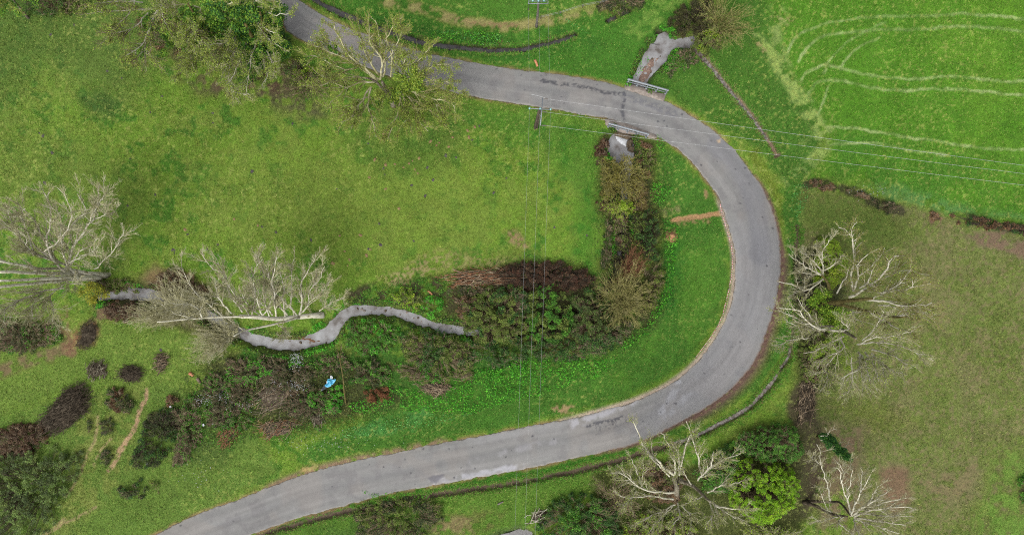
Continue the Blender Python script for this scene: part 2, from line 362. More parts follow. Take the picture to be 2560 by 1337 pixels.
for a, w in (([(60,270),(160,350),(230,460),(330,620),(400,760),(480,860),(560,950),(600,1050),(540,1160),(440,1260),(320,1330)], 14), ([(210,160),(250,330),(310,450),(330,560),(380,680)], 10), ([(420,620),(500,760),(600,900)], 8), ([(200,20),(300,140),(250,260)], 12), ([(420,1050),(600,1000),(660,960)], 7)):
    put(S(140, 162, 98), lm(T4(a), w*.5, w*1.3)*nz(N3, .38, .58)*.6)
for o in (-26, -16, -7, 2, 11, 21, 31): put(S(146, 170, 96), lm(T4([(150+o*1.2,330),(250+o*1.5,480),(350+o*1.6,640),(430+o*1.7,770),(520+o*1.5,880),(590+o*1.3,980),(600+o*1.5,1080),(520+o*2,1190)]), .8, 3.2)*nz(N3, .36, .55)*nz(N4, .3, .5)*.8)
put(S(172, 156, 104), lm(T4([(110,330),(150,380)]), 3, 8)*nz(N4, .4, .6)); put(S(172, 160, 110), lm(T4([(220,130),(340,160)]), 3, 12)*nz(N4, .4, .6)*.7)
put(S(112, 158, 88), pm(ZP(1860, 440, [(380,60),(520,20),(560,140),(480,300),(400,340),(330,240)]), 10)*nz(N3, .35, .55)*.6)
put(S(96, 140, 90), pm(ZP(1860, 440, [(860,60),(1150,70),(1500,180),(1800,260),(2080,300),(2080,330),(1700,280),(1300,250),(1000,150)]), 14)*nz(N3, .3, .55)*.6)
put(S(112, 128, 44), pm([(1870,385),(1895,425),(1935,505),(1950,570),(1962,570),(1955,500),(1920,420),(1890,370)], 6)*.6)
put(S(72, 121, 42), pm([(1955,470),(2030,470),(2020,560),(2000,640),(1990,760),(1975,860),(1900,960),(1760,1060),(1500,1145),(1480,1135),(1720,1060),(1880,950),(1955,800),(1965,640)], 8)*.95)
# lower-right pasture
LRF = [(2010,470),(2180,500),(2330,530),(2480,575),(2700,610),(2700,1450),(2240,1450),(2180,1300),(2060,1160),(2030,1000),(2000,860),(2000,640)]
put(S(121, 132, 74), pm(LRF, 16)); LRm = pm(LRF, 16)
put(S(108, 128, 62), LRm*nz(N2, .42, .62)*.45); put(S(136, 128, 86), LRm*nz(fbm(PX/90, PY/90, 70, 4), .5, .7)*.45); put(S(140, 124, 88), LRm*nz(fbm(PX/7, PY/7, 72, 3), .5, .7)*.6); put(S(92, 118, 52), LRm*nz(fbm(PX/9, PY/9, 74, 3), .54, .7)*.5)
put(S(92, 118, 50), pm([(2010,480),(2200,520),(2300,580),(2200,620),(2100,600),(2010,560)], 30)*.7)
put(S(134, 104, 84), pm([(2200,1170),(2270,1170),(2275,1260),(2230,1290),(2190,1220)], 16)*.85); put(S(126, 102, 82), pm([(2060,1060),(2160,1060),(2150,1180),(2180,1337),(2050,1337),(2020,1200)], 30)*nz(N3, .3, .55)*.85)
put(S(132, 114, 84), pm([(2300,1200),(2460,1130),(2480,1230),(2330,1290)], 40)*nz(N3, .35, .6)*.7); put(S(104, 146, 58), pm([(2480,1150),(2700,1000),(2700,1450),(2400,1450)], 50)*nz(N3, .3, .6)*.75)
put(S(120, 134, 60), pm([(2060,1010),(2200,1000),(2300,1060),(2180,1080)], 30)*.5)
put(S(128, 104, 86), pm(ZP(1860, 440, [(1650,440),(1850,400),(2080,430),(2200,480),(2200,650),(1950,580),(1750,520)]), 10)*nz(N3, .3, .55)*.9)
put(S(132, 100, 80), pm(ZP(1860, 440, [(1370,300),(1420,260),(1480,290),(1440,370),(1360,370)]), 8)*nz(N4, .35, .6)*.9)
put(S(66, 60, 44), lm(ZP(1860, 440, [(470,60),(560,50),(700,90),(850,130),(950,190),(1050,230),(1180,260)]), 8, 9)*nz(N3, .25, .45)*.85)
put(S(70, 72, 52), lm(ZP(1860, 440, [(1560,290),(1700,310),(1800,360),(1950,390),(2100,380)]), 5, 8)*nz(N3, .35, .55)*.8)
# strip between road and the right-hand trees, scrub floor there
put(S(72, 74, 46), pm([(2000,620),(2060,600),(2120,700),(2110,820),(2080,960),(2010,1000),(1985,960),(1990,800)], 18)*.85)
put(S(80, 66, 52), pm([(1985,960),(2030,950),(2050,1060),(2060,1180),(2020,1300),(1960,1300),(1990,1100),(1960,1020)], 12)*.9)
# inside of the bend
put(S(72, 121, 42), pm([(1640,350),(1700,385),(1760,450),(1800,510),(1815,600),(1820,700),(1780,820),(1720,900),(1640,960),(1500,1015),(1340,1055),(1100,1100),(1000,1120),(900,1135),(760,1160),(760,1120),(900,1060),(1000,950),(1200,890),(1500,880),(1640,740),(1660,620),(1640,480)], 14)*.97)
put(S(88, 136, 46), pm([(1690,600),(1800,600),(1810,720),(1740,860),(1600,960),(1480,990),(1560,900),(1680,800)], 30)*nz(N2, .35, .62)*.7)
put(S(44, 106, 32), pm([(1640,560),(1700,540),(1720,640),(1690,780),(1640,800)], 20)*nz(N3, .3, .55)*.7)
put(S(80, 142, 74), pm(ZP(600, 887, [(760,560),(1000,470),(1300,420),(1450,370),(1400,470),(1250,560),(900,620)]), 10)*nz(N3, .35, .55)*.7)
put(S(186, 150, 104), pm([(1665,580),(1690,578),(1695,595),(1683,608),(1662,602)], 5)*.9)
put(S(190, 148, 106), lm([(1684,552),(1720,546),(1760,540),(1800,532),(1812,534)], 4.0, 4)*.95); put(S(150, 118, 84), lm([(1695,558),(1740,552),(1770,549)], 4, 6)*nz(N4, .45, .6)*.7)
put(S(176, 140, 108), pm([(1378,1018),(1405,1010),(1440,1015),(1430,1030),(1385,1036)], 6)*nz(N4, .38, .55)*.8)
put(S(168, 132, 98), pm([(1765,478),(1775,480),(1772,500),(1764,498)], 5)*nz(N4, .35, .55)*.9)
put(S(150, 140, 100), pm([(1650,525),(1700,515),(1700,530),(1660,540)], 8)*nz(N4, .35, .55)*.7)
# scrub floor along the stream
put(S(72, 66, 42), pm([(1500,350),(1560,330),(1630,350),(1640,460),(1660,560),(1650,700),(1640,800),(1560,860),(1400,880),(1180,860),(1100,830),(1110,720),(1180,670),(1300,650),(1450,670),(1500,700),(1520,600),(1500,520)], 26)*nz(N3, .12, .45)*.95)
put(S(84, 56, 46), pm([(1200,690),(1300,655),(1400,660),(1480,690),(1480,720),(1350,740),(1280,730)], 12)*.8)
put(S(76, 50, 40), pm([(1492,360),(1520,340),(1525,400),(1500,420)], 8)*.8)
put(S(66, 62, 42), pm([(500,900),(640,870),(860,880),(1000,900),(1010,1010),(900,1040),(760,1080),(640,1060),(540,1010)], 25)*.85)
put(S(58, 106, 36), pm([(590,870),(700,880),(780,880),(880,830),(1000,800),(1180,850),(1300,870),(1200,960),(1000,980),(860,960),(800,930),(600,930)], 14)*nz(N3, .38, .56)*.85)
put(S(70, 56, 44), pm([(860,730),(960,700),(1100,690),(1120,740),(1000,770),(880,765)], 14)*nz(N3, .35, .55)*.9)
put(S(172, 156, 108), pm([(950,690),(1080,640),(1110,660),(1060,690),(980,715)], 12)*nz(N4, .42, .6)*.85)
put(S(150, 140, 90), pm([(1000,670),(1100,620),(1300,640),(1250,670),(1120,680)], 18)*nz(N4, .42, .6)*.7)
put(S(152, 122, 92), pm([(1265,582),(1290,580),(1320,605),(1315,622),(1290,618),(1270,600)], 10)*nz(N4, .3, .55)*.85)
put(S(88, 66, 56), pm([(230,740),(330,700),(520,720),(600,810),(520,850),(330,800),(250,800)], 18)*.75)
# lower left
put(S(112, 140, 62), pm([(-60,880),(250,800),(480,830),(520,880),(500,950),(420,1010),(210,960),(-60,1060)], 22)*.9)
put(S(104, 134, 60), pm([(-60,1060),(200,980),(420,960),(520,1000),(640,1080),(700,1180),(500,1290),(300,1450),(-60,1450)], 20)*.9)
put(S(140, 142, 80), pm([(200,1000),(360,960),(340,1160),(180,1337),(100,1337),(180,1200)], 25)*nz(N3, .35, .6)*.5)
put(S(74, 96, 48), pm([(430,980),(560,980),(620,1080),(560,1160),(460,1160)], 25)*.6)
for a, w in (([(366,975),(360,1000),(345,1030),(342,1060),(322,1090),(305,1120),(288,1150),(272,1172)], 5.5), ([(285,1090),(262,1112),(245,1130),(235,1160)], 3), ([(245,1040),(240,1090),(215,1140),(200,1180),(165,1240)], 3.5), ([(160,1300),(130,1325),(90,1345)], 5), ([(240,1265),(200,1290),(140,1320)], 3)):
    put(S(186, 152, 118), lm(a, w*.55, w)*nz(N4, .25, .5)*(.95 if w > 5.2 else .55))
put(S(128, 100, 78), lm([(260,760),(240,800),(200,850),(150,880),(90,895),(0,930)], 8, 18)*nz(N3, .3, .55)*.8); put(S(132, 98, 74), lm([(165,780),(160,830),(180,880)], 8, 14)*nz(N3, .35, .55)*.8)
put(S(150, 106, 76), pm([(175,830),(200,810),(235,800),(250,830),(235,860),(190,870)], 10)*nz(N4, .3, .55)*.7)
# verge south of the road and lower middle
put(S(62, 120, 34), pm([(560,1370),(640,1337),(870,1262),(1100,1210),(1300,1174),(1500,1134),(1590,1110),(1590,1128),(1400,1180),(1170,1220),(950,1258),(800,1295),(660,1345)], 6)*.95)
put(S(92, 132, 48), pm([(640,1350),(860,1285),(1100,1240),(1400,1190),(1560,1160),(1560,1230),(1380,1260),(1300,1337),(1100,1450),(640,1450)], 10)*.9)
put(S(74, 108, 42), pm([(760,1330),(900,1280),(1080,1250),(1110,1290),(1060,1450),(700,1450)], 12)*nz(N3, .3, .55)*.8)
put(S(140, 116, 84), pm([(1060,1320),(1110,1290),(1180,1290),(1190,1337),(1120,1345)], 14)*nz(N3, .35, .55)*.8); put(S(112, 104, 66), pm([(1180,1270),(1260,1280),(1240,1330),(1190,1320)], 16)*nz(N3, .4, .6)*.7)
put(S(78, 82, 44), pm([(1480,1180),(1600,1150),(1740,1160),(1900,1060),(2010,1080),(2010,1400),(1480,1400)], 16)*.9)
put(S(106, 88, 68), lm([(p[0], p[1]+2) for p in DITCH_B[10:]], 6, 8)*nz(N3, .3, .5)*.9)
put(S(132, 106, 86), lm([(p[0], p[1]) for p in DITCH_R], 6, 5)*.8)
put(S(84, 72, 56), lm([(p[0]-3, p[1]-6) for p in DITCH_T[3:]], 3, 6)*nz(N3, .3, .5)*.8)
# verges: leaf litter and gravel along the asphalt
dR, _ = seg_dist(GX, GY, np.vstack([RL[:, :2]])); dR2, _ = seg_dist(GX, GY, RR[:, :2])
inr = inside(GX, GY, ROADPOLY)
dRoad = np.where(inr, 0, np.minimum(dR, dR2)); outer = dR2 < dR
near = dRoad < 3
ne = np.clip(1-dRoad/(.18+.55*N3), 0, 1)
put(S(150, 118, 86), ne*nz(N3, .3, .55)*.9)
bendw = pm([(1900,440),(2020,440),(2020,800),(1960,960),(1800,1100),(1560,1180),(1500,1130),(1700,1030),(1850,900),(1900,760)], 30, False)
put(S(118, 92, 80), outer*bendw*np.clip(1.3-dRoad/(.35+.95*lm([(1950,700),(1935,860),(1860,960),(1780,1010)], 40, 60, False)), 0, 1)*near)
inw = pm([(1780,500),(1860,500),(1860,760),(1800,900),(1640,1010),(1480,1070),(1400,1050),(1560,990),(1700,900),(1790,760)], 14, False)
put(S(188, 170, 150), (~outer)*inw*np.clip(1.5-dRoad/(.5), 0, 1)*near)
put(S(140, 116, 92), (~outer)*pm([(600,1260),(760,1150),(960,1110),(1110,1080),(1110,1110),(950,1150),(760,1200),(640,1260)], 18, False)*np.clip(1.4-dRoad/.7, 0, 1)*nz(N3, .28, .5)*near)
put(S(190, 160, 106), pm([(740,1170),(790,1155),(800,1165),(760,1180)], 8)*nz(N4, .3, .5)*.8)
put(S(122, 112, 102), inr*1.0)
# small bright flecks, dark flecks
put(S(160, 170, 96), nz(N4, .62, .75)*nz(N1, .3, .6)*.6*(1-LRm)); put(S(60, 92, 34), nz(N5, .66, .8)*.3)
COL *= (.8+.4*N3)[..., None]*(.86+.28*N4)[..., None]
gr_ = np.clip((COL[..., 1]/(COL[..., 0]+1e-6)-1.02)/.3, 0, 1)[..., None]; COL = COL*(1+gr_*np.array([.06, .04, -.16]))
far_m = sst(1, 12, np.maximum(np.abs(GX)-68, np.abs(GY)-37)); put(S(96, 132, 48)*(.85+.3*fbm(GX/40, GY/40, 92, 3))[..., None], far_m)
# ---- relief
Z = .32*(fbm(GX/16, GY/16, 80, 3)-.5)+.16*(fbm(GX/2.2, GY/2.2, 85, 3)-.5)
Z *= sst(.0, 3.0, dRoad); Z += -.07*(1-sst(.0, .35, dRoad))+.03*sst(.2, .8, dRoad)
Z += .5*pm([(1670,583),(1688,583),(1690,596),(1676,603),(1665,596)], 8)
rr = np.hypot(GX, GY); Z += np.clip(rr-160, 0, 3000)*.02*(fbm(GX/300, GY/300, 90, 3))
dWat = np.full(GX.shape, 1e9)
for ci, (pts, hw, dep, bank) in enumerate(CH):
    mk = (GX > pts[:, 0].min()-4) & (GX < pts[:, 0].max()+4) & (GY > pts[:, 1].min()-4) & (GY < pts[:, 1].max()+4)
    q1 = fbm(GX[mk]/1.3, GY[mk]/1.3, 95, 3)-.5; q2 = fbm(GX[mk]/.4, GY[mk]/.4, 99, 2)-.5; big = dep > 1
    d, h = seg_dist(GX[mk]+(.5 if big else .45)*q1+.12*q2, GY[mk]+(.5 if big else .45)*(fbm(GX[mk]/1.3+40, GY[mk]/1.3, 96, 3)-.5)+.12*q2, pts, hw)
    h = h*(.75+.5*fbm(GX[mk]/1.7, GY[mk]/1.7, 97, 3))+(.22 if big else .1)*q2
    if not big: h = h*sst(.22, .42, fbm(GX[mk]/2.6, GY[mk]/2.6, 98, 2)+.12)
    k = (1-sst(0, bank, d-h))*(1 if big else sst(.02, .1, h+.04))
    Z[mk] = np.minimum(Z[mk], Z[mk]*(1-k)-dep*k)
    dWat[mk] = np.minimum(dWat[mk], d-h+(0 if big else .22))
    soil = np.zeros(GX.shape); soil[mk] = np.clip(1.2-np.maximum(d-h, 0)/(bank*.62), 0, 1)
    put((S(82, 70, 58), S(82, 70, 58), S(66, 58, 46), S(66, 58, 46), S(158, 132, 112), S(112, 96, 80))[ci], soil*nz(N3, .22, .42)*.92)
k = pm(POND, 10); Z = Z*(1-k)-.7*k; put(S(70, 66, 60), pm(POND, 16)*.8)
gb = pm(ZP(1250, 0, [(1120,430),(1180,410),(1230,425),(1170,480),(1130,560),(1090,620),(1030,600),(1060,520)]), 5)
Z = np.where(gb > .01, np.maximum(Z, -1.05+gb*(.31+.22*(N4-.5))), Z); put(S(150, 124, 112), gb*.9); put(S(196, 170, 150), gb*nz(N5, .6, .7)*.6)
gb2 = pm([(690,835),(720,838),(760,848),(800,850),(810,856),(770,858),(740,852),(700,846)], 5); Z = np.where(gb2 > .01, np.maximum(Z, -1.05+gb2*(.34+.25*(N4-.5))), Z); put(S(146, 106, 82), gb2*.9)
ny, nx = GX.shape
V = np.stack([GX, GY, Z], -1).reshape(-1, 3); idx = np.arange(nx*ny).reshape(ny, nx)
F = np.stack([idx[:-1, :-1], idx[:-1, 1:], idx[1:, 1:], idx[1:, :-1]], -1).reshape(-1, 4)
ground = tag(mesh_np('ground', V, [F], MAT_GROUND, COL.reshape(-1, 3), True), kind='structure')
n0 = len(far)
def gi(x, y):
    return (np.clip(np.round((np.asarray(y)+39)/STEP).astype(int)+n0, 0, ny-1), np.clip(np.round((np.asarray(x)+70)/STEP).astype(int)+n0, 0, nx-1))
def gz(x, y): return Z[gi(x, y)]
def gzs(x, y): return np.maximum(gz(x, y), -.3)
def gz1(x, y): return float(gz(np.array([x]), np.array([y]))[0])
def wg(px, py, up=0):
    p = Wp(px, py, 0); p[2] = gz1(p[0], p[1])+up; return p
# ---- water
def ribbon(name, pts, hw, z, extra, mat):
    P = np.c_[pts, np.full(len(pts), z)]; t = np.gradient(pts, axis=0); t = t/np.linalg.norm(t, axis=1)[:, None]; nn = np.c_[-t[:, 1], t[:, 0], np.zeros(len(t))]
    w = (hw+extra)[:, None]; V = np.concatenate([P-nn*w, P, P+nn*w]); n = len(pts); i = np.arange(n-1)
    F = np.concatenate([np.stack([i+a*n, i+1+a*n, i+1+(a+1)*n, i+(a+1)*n], -1) for a in (0, 1)])
    return tag(mesh_np(name, V, [F], mat, smooth=True), kind='structure')
ka, kb = 18*6, 22*6   # under the thicket nothing of the water shows
ribbon('stream_water', CH[0][0][:ka], CH[0][1][:ka], -.78, .5, MAT_WATER); ribbon('stream_water', CH[0][0][kb:], CH[0][1][kb:], -.78, .5, MAT_WATER); ribbon('side_stream_water', CH[1][0], CH[1][1], -.76, .4, MAT_WATER)
for a in (2, 3): ribbon('ditch_water', CH[a][0], CH[a][1], -.47, .12, MAT_DITCHW)
ribbon('ditch_water', CH[4][0][:-8], CH[4][1][:-8]*.7, -.37, .05, MAT_MUDW); ribbon('ditch_water', CH[5][0][22:62], CH[5][1][22:62]*.8, -.36, .05, MAT_MUDW)
pp = Wl(POND, -.5); c = pp.mean(0); n = len(pp)
tag(mesh_np('pond_water', np.vstack([pp, c]), [np.array([(i, (i+1) % n, n) for i in range(n)])], MAT_DITCHW), kind='structure')
# ---- road
nc = 44
t = np.linspace(0, 1, nc)[None, :, None]; QL = resamp(np.c_[RL[:, :2], RR[:, :2]], 1500)
L2, R2 = QL[:, None, :2], QL[:, None, 2:]
XY = L2*(1-t)+R2*t
wob = .34*(fbm(XY[..., 0]*1.3, XY[..., 1]*1.3, 120, 3)-.5)+.12*(fbm(XY[..., 0]*5, XY[..., 1]*5, 125, 2)-.5)
edge = np.clip(np.abs(t[..., 0]-.5)*2-.7, 0, 1)/.3*np.sign(t[..., 0]-.5)
dirn = nrm(R2-L2); XY = XY+dirn*(wob*edge)[..., None]
tt = t[..., 0]; RZ = .02+.07*(1-(2*tt-1)**2)*np.ones(XY.shape[:2])-.05*(np.abs(2*tt-1) > .985)
PX_, PY_ = PX, PY
PX = 1280+XY[..., 0]/M; PY = 668.5-XY[..., 1]/M
WX = PX+7*(fbm(PX/14, PY/14, 40, 3)-.5)*2; WY = PY+7*(fbm(PX/14, PY/14, 50, 3)-.5)*2
N3_, N4_ = N3, N4; N3 = fbm(PX/22, PY/22, 130, 4); N4 = fbm(PX/5, PY/5, 135, 3)
GC = COL; COL = np.zeros(PX.shape+(3,)); COL[:] = S(138, 137, 134)
put(S(150, 147, 145), (np.exp(-((tt-.27)/.09)**2)+np.exp(-((tt-.72)/.09)**2))*.45); put(S(118, 116, 118), np.exp(-((tt-.5)/.1)**2)*.35)
put(S(122, 119, 119), nz(N3, .5, .7)*.5); put(S(150, 144, 138), nz(fbm(PX/60, PY/60, 140, 3), .5, .7)*.45)
put(S(150, 149, 152), pm([(1700,930),(1840,560),(1960,600),(1950,760),(1860,950),(1750,1030),(1600,1070)], 40)*.45)
put(S(122, 122, 128), lm([(1790,360),(1850,420),(1890,520),(1900,640)], 16, 18)*.45)
put(S(82, 82, 86), lm(ZP(1250, 0, [(310,600),(430,620),(600,645),(760,685),(920,705)]), 2.2, 5)*nz(N4, .35, .55)*.9); put(S(84, 84, 88), lm(ZP(1250, 0, [(925,690),(930,740),(905,800),(918,880)]), 2.6, 4)*nz(N4, .3, .5)*.9)
put(S(106, 106, 112), lm(ZP(1250, 0, [(930,720),(1060,760),(1180,800),(1300,850)]), 5, 10)*nz(N4, .35, .6)*.6)
put(S(176, 174, 178), pm([(1425,1050),(1500,1028),(1540,1012),(1600,995),(1590,1006),(1535,1030),(1470,1058),(1430,1072)], 7)*nz(N3, .3, .5)*.8)
put(S(84, 84, 88), lm(ZP(1250, 887, [(650,525),(740,500),(850,480),(900,460)]), 1.6, 4)*nz(N4, .35, .5)*.9); put(S(100, 98, 100), pm(ZP(1250, 887, [(640,520),(1000,420),(1000,500),(700,600)]), 12)*nz(N4, .5, .65)*.6)
put(S(174, 174, 178), lm(ZP(1250, 887, [(1200,420),(1280,300),(1330,200)]), 5, 8)*nz(N3, .35, .6)*.6); put(S(170, 170, 174), lm(ZP(1250, 887, [(1120,560),(1280,420),(1420,260)]), 3, 8)*nz(N3, .35, .6)*.5)
put(S(178, 177, 182), pm([(1072,1202),(1100,1195),(1200,1178),(1310,1156),(1310,1170),(1200,1190),(1090,1211),(1076,1212)], 5)*nz(N3, .25, .5)*.75); put(S(108, 106, 112), pm([(1069,1192),(1112,1184),(1110,1192),(1090,1203),(1076,1208)], 3)*.75)
put(S(166, 164, 164), pm([(1150,1095),(1420,1050),(1400,1070),(1200,1105)], 14)*.5); put(S(164, 162, 164), lm([(1180,1150),(1300,1120),(1450,1090)], 4, 10)*nz(N3, .4, .6)*.5)
put(S(160, 150, 142), pm([(830,40),(1020,130),(1120,180),(1060,200),(900,140),(760,60)], 16)*nz(N3, .4, .6)*.6)
put(S(206, 178, 142), pm([(1793,346),(1803,348),(1801,356),(1795,355)], 3)*.8)
eL = np.clip(1-tt/.05, 0, 1); eR = np.clip(1-(1-tt)/.05, 0, 1)
put(S(176, 168, 156), np.maximum(eL, eR)*nz(N4, .3, .6)*.6); put(S(126, 100, 86), eR*pm([(1900,440),(2020,440),(2020,800),(1960,960),(1800,1100),(1560,1180),(1500,1130),(1700,1030),(1850,900)], 20, False)*nz(N4, .25, .5)*.85)
rs = np.random.RandomState(5)
for zx, zy, r in [(20,150,3),(140,740,2),(395,755,2),(545,600,2),(720,630,3),(300,570,3),(160,560,2),(1175,905,4),(1215,900,3),(450,720,2),(180,670,2)]: put(S(88, 88, 92), lm([(1250+zx/2.97, zy/2.97), (1250+zx/2.97+1, zy/2.97)], r*.4, 1.5, True)*.9)
for _ in range(70):
    i = rs.randint(0, PX.shape[0]); j = rs.randint(2, nc-2); put(S(84, 83, 86), lm([(PX[i, j], PY[i, j]), (PX[i, j]+1.2, PY[i, j])], rs.uniform(.4, 1.5), 1.5, True)*.85)
arc = np.linspace(0, 190, PX.shape[0])[:, None]*np.ones((1, nc)); stk = fbm(tt*np.ones_like(arc)*14, arc/7, 180, 4); stk2 = fbm(tt*np.ones_like(arc)*5, arc/22, 185, 3)
COL *= (.94+.12*N4)[..., None]*(.86+.28*stk)[..., None]*(.88+.24*stk2)[..., None]
nl = PX.shape[0]; idx = np.arange(nl*nc).reshape(nl, nc)
F = np.stack([idx[:-1, :-1], idx[1:, :-1], idx[1:, 1:], idx[:-1, 1:]], -1).reshape(-1, 4)
tag(mesh_np('road', np.concatenate([XY, RZ[..., None]], -1).reshape(-1, 3), [F], MAT_ROAD, COL.reshape(-1, 3), True), kind='structure')
COL = GC; PX, PY, N3, N4 = PX_, PY_, N3_, N4_
# ---------------------------------------------------------------- bridge: deck, aprons and abutments (one thing), guardrails
def cpoly(pts): return [tuple(Wp(p[0], p[1], 0)[:2]) for p in pts]
br = thing('road_bridge', 'small concrete road bridge carrying the grey lane over the milky stream', 'bridge', Wp(1590, 278, 0))
def rough_prism(name, pts, z0, z1, parent, n=34):
    P = np.array(cpoly(pts)); P = resamp(np.vstack([P, P[:1]]), n+1)[:-1]
    rs = np.random.RandomState(len(pts)*7+n); P = P+rs.normal(0, .035, P.shape)
    m = MB(); m.prism([tuple(p) for p in P], z0, z1); return m.build(name, MAT_CONC, parent)
rough_prism('apron', [(1564,209),(1665,235.5),(1659,254),(1610,239),(1561.5,224)], -.75, .10, br)
rough_prism('apron', [(1514,298),(1532,300),(1572,312),(1610,327),(1643,340),(1640,348),(1630,347.5),(1606,340.5),(1546,329),(1534,321),(1513,314)], -.75, .09, br, 40)
rough_prism('deck', [(1562,222.5),(1610,240),(1658,254.5),(1640,342),(1602,323),(1560,308),(1517,299)], -.5, -.02, br)
m = MB(); m.bar(Wp(1583,222,-.7), Wp(1545,318,-.7), .35, 1.0); m.build('abutment', MAT_CONC, br)
m = MB(); m.bar(Wp(1623,232,-.7), Wp(1590,336,-.7), .35, 1.0); m.build('abutment', MAT_CONC, br)
def guardrail(a, b, side, label):
    """two-beam parapet rail on posts along the apron; side = unit normal pointing to the traffic"""
    a = Wp(a[0], a[1], .85); b = Wp(b[0], b[1], .85)
    t = thing('guardrail', label, 'guardrail', ((a[0]+b[0])/2, (a[1]+b[1])/2, .1), 'guardrails on the small bridge')
    d = nrm(b-a); s = np.array([d[1], -d[0], 0])*side
    prof = [(-.10,.16),(.09,.16),(.11,.10),(.06,.04),(.11,-.03),(.09,-.10),(.05,-.16),(.02,-.16),(.06,-.10),(.08,-.03),(.02,.04),(.07,.10),(.05,.12),(-.10,.12)]
    n = len(prof); V = [q+s*u+np.array([0, 0, w]) for q in (a, b) for u, w in prof]
    m = MB(); m.add(V, [[(i, (i+1) % n, n+(i+1) % n, n+i) for i in range(n)]]); m.build('rail_beam', MAT_STEEL, t)
    m = MB(); m.bar(a+s*.16+np.array([0, 0, -.42]), b+s*.16+np.array([0, 0, -.42]), .08, .1); m.build('lower_rail', MAT_STEEL, t)
    L = np.linalg.norm(b-a); k = 5
    for i in range(k):
        p = a+d*(.15+(L-.3)*i/(k-1)); m = MB()
        m.box(p+s*.2+np.array([0, 0, -.42]), d*.05, s*.055, np.array([0, 0, .5])); m.box(p+s*.22+np.array([0, 0, -.72]), d*.12, s*.12, np.array([0, 0, .02]))
        m.box(p+s*.13+np.array([0, 0, .02]), d*.04, s*.05, np.array([0, 0, .07]))
        m.build('post', MAT_STEEL, t)
guardrail((1569,198.5), (1671,227), 1, 'grey steel guardrail on the upstream edge of the bridge, above the gravelly pool')
guardrail((1521,309), (1622,336.5), 1, 'grey steel guardrail on the downstream edge of the bridge, above the white water')
# rocks, weir sill and foam
def rock(c, r, seed, name, label, cat, mat, group=None, sub=2, fl=.6):
    import bmesh
    bm = bmesh.new(); bmesh.ops.create_icosphere(bm, subdivisions=sub, radius=1)
    rs = np.random.RandomState(seed); ax = rs.normal(0, 1, (5, 3)); ax = nrm(ax)
    for v in bm.verts:
        q = np.array(v.co)
        for a in ax: q = q-a*max(0, q.dot(a)-.72)
        q = q*(1+.12*math.sin(5*q[0]+seed)*math.cos(4*q[1]+seed*2))
        v.co = Vector((q[0]*r[0], q[1]*r[1], q[2]*r[2]))
    me = bpy.data.meshes.new(name); bm.to_mesh(me); bm.free(); me.materials.append(mat)
    o = bpy.data.objects.new(name, me); C.objects.link(o); o.location = tuple(c); o.rotation_euler = (0, 0, rs.rand()*6)
    return tag(o, label, cat, group)
rock(Wp(1574.5,359.5,-.62), (.62,.52,.55), 3, 'boulder', 'flat-topped brown boulder in the pool nearest the white water', 'boulder', MAT_ROCK, 'boulders below the bridge', 3)
rock(Wp(1578,373,-.62), (.5,.45,.5), 8, 'boulder', 'smaller dark boulder just below the flat-topped one, farther from the bridge', 'boulder', MAT_ROCK, 'boulders below the bridge', 3)
rs = np.random.RandomState(4)
m, tn, b = newmat('white_foam'); b.inputs['Base Color'].default_value = rgba(S(226, 228, 230)); b.inputs['Roughness'].default_value = .7; MAT_FOAM = m
fp = np.array([Wp(*q) for q in [(1539,339,-.7),(1546,340,-.7),(1556,345,-.7),(1568,350,-.7),(1569,357,-.7),(1565,366,-.7),(1556,363,-.7),(1548,355,-.7),(1541,348,-.7)]])
g = np.mgrid[0:44, 0:44].reshape(2, -1).T; lo, hi = fp.min(0)[:2], fp.max(0)[:2]
gx = lo[0]+(hi[0]-lo[0])*g[:, 0]/43; gy = lo[1]+(hi[1]-lo[1])*g[:, 1]/43
sd = sdist(gx, gy, fp)+.22*(fbm(gx*4, gy*4, 150, 3)-.5)
V = np.c_[gx, gy, -.80+.16*sst(-.1, .35, sd)*(.5+fbm(gx*6, gy*6, 155, 3))]
ii = np.arange(44*44).reshape(44, 44); F = np.stack([ii[:-1, :-1], ii[1:, :-1], ii[1:, 1:], ii[:-1, 1:]], -1).reshape(-1, 4); F = F[(sd[F] > 0).all(1)]
tag(mesh_np('white_water', V, [F], MAT_FOAM, smooth=True), kind='structure')
wr = MB(); wr.bar(Wp(1538,331,-.75), Wp(1586,344,-.75), .9, .25)
tag(wr.build('weir_sill', MAT_ROCK), 'dark wet stone sill under the downstream guardrail where water spills white', 'weir')
# ---------------------------------------------------------------- electricity poles and cables
def disc(m, c, r, h): m.tube([c, c+np.array([0, 0, h])], [r, r*.75], 10)
p0 = wg(1339, 321); top = Wp(1349.5, 273, 10.4)
po = thing('electricity_pole', 'lichened rectangular concrete pole with crossed steel arms standing by the lane', 'electricity pole', p0)
m = MB(); d = nrm(top-p0); ax = np.array([.96, .27, 0]); ay = np.cross(d, ax); ay /= np.linalg.norm(ay)
def taper(m, a, b, wa, wb, ax, ay):
    V = [q+i*ax*w[0]+j*ay*w[1] for q, w in ((a, wa), (b, wb)) for i, j in ((-1, -1), (1, -1), (1, 1), (-1, 1))]
    m.add(V, [[(0, 1, 5, 4), (1, 2, 6, 5), (2, 3, 7, 6), (3, 0, 4, 7), (4, 5, 6, 7)]])
for s in (-1, 1): taper(m, p0+ax*s*.17+np.array([0, 0, -.2]), top+ax*s*.10, (.05, .17), (.04, .12), ax, ay)
taper(m, p0+np.array([0, 0, -.2]), top, (.125, .09), (.065, .07), ax, ay)
m.build('pole_shaft', MAT_POLE, po)
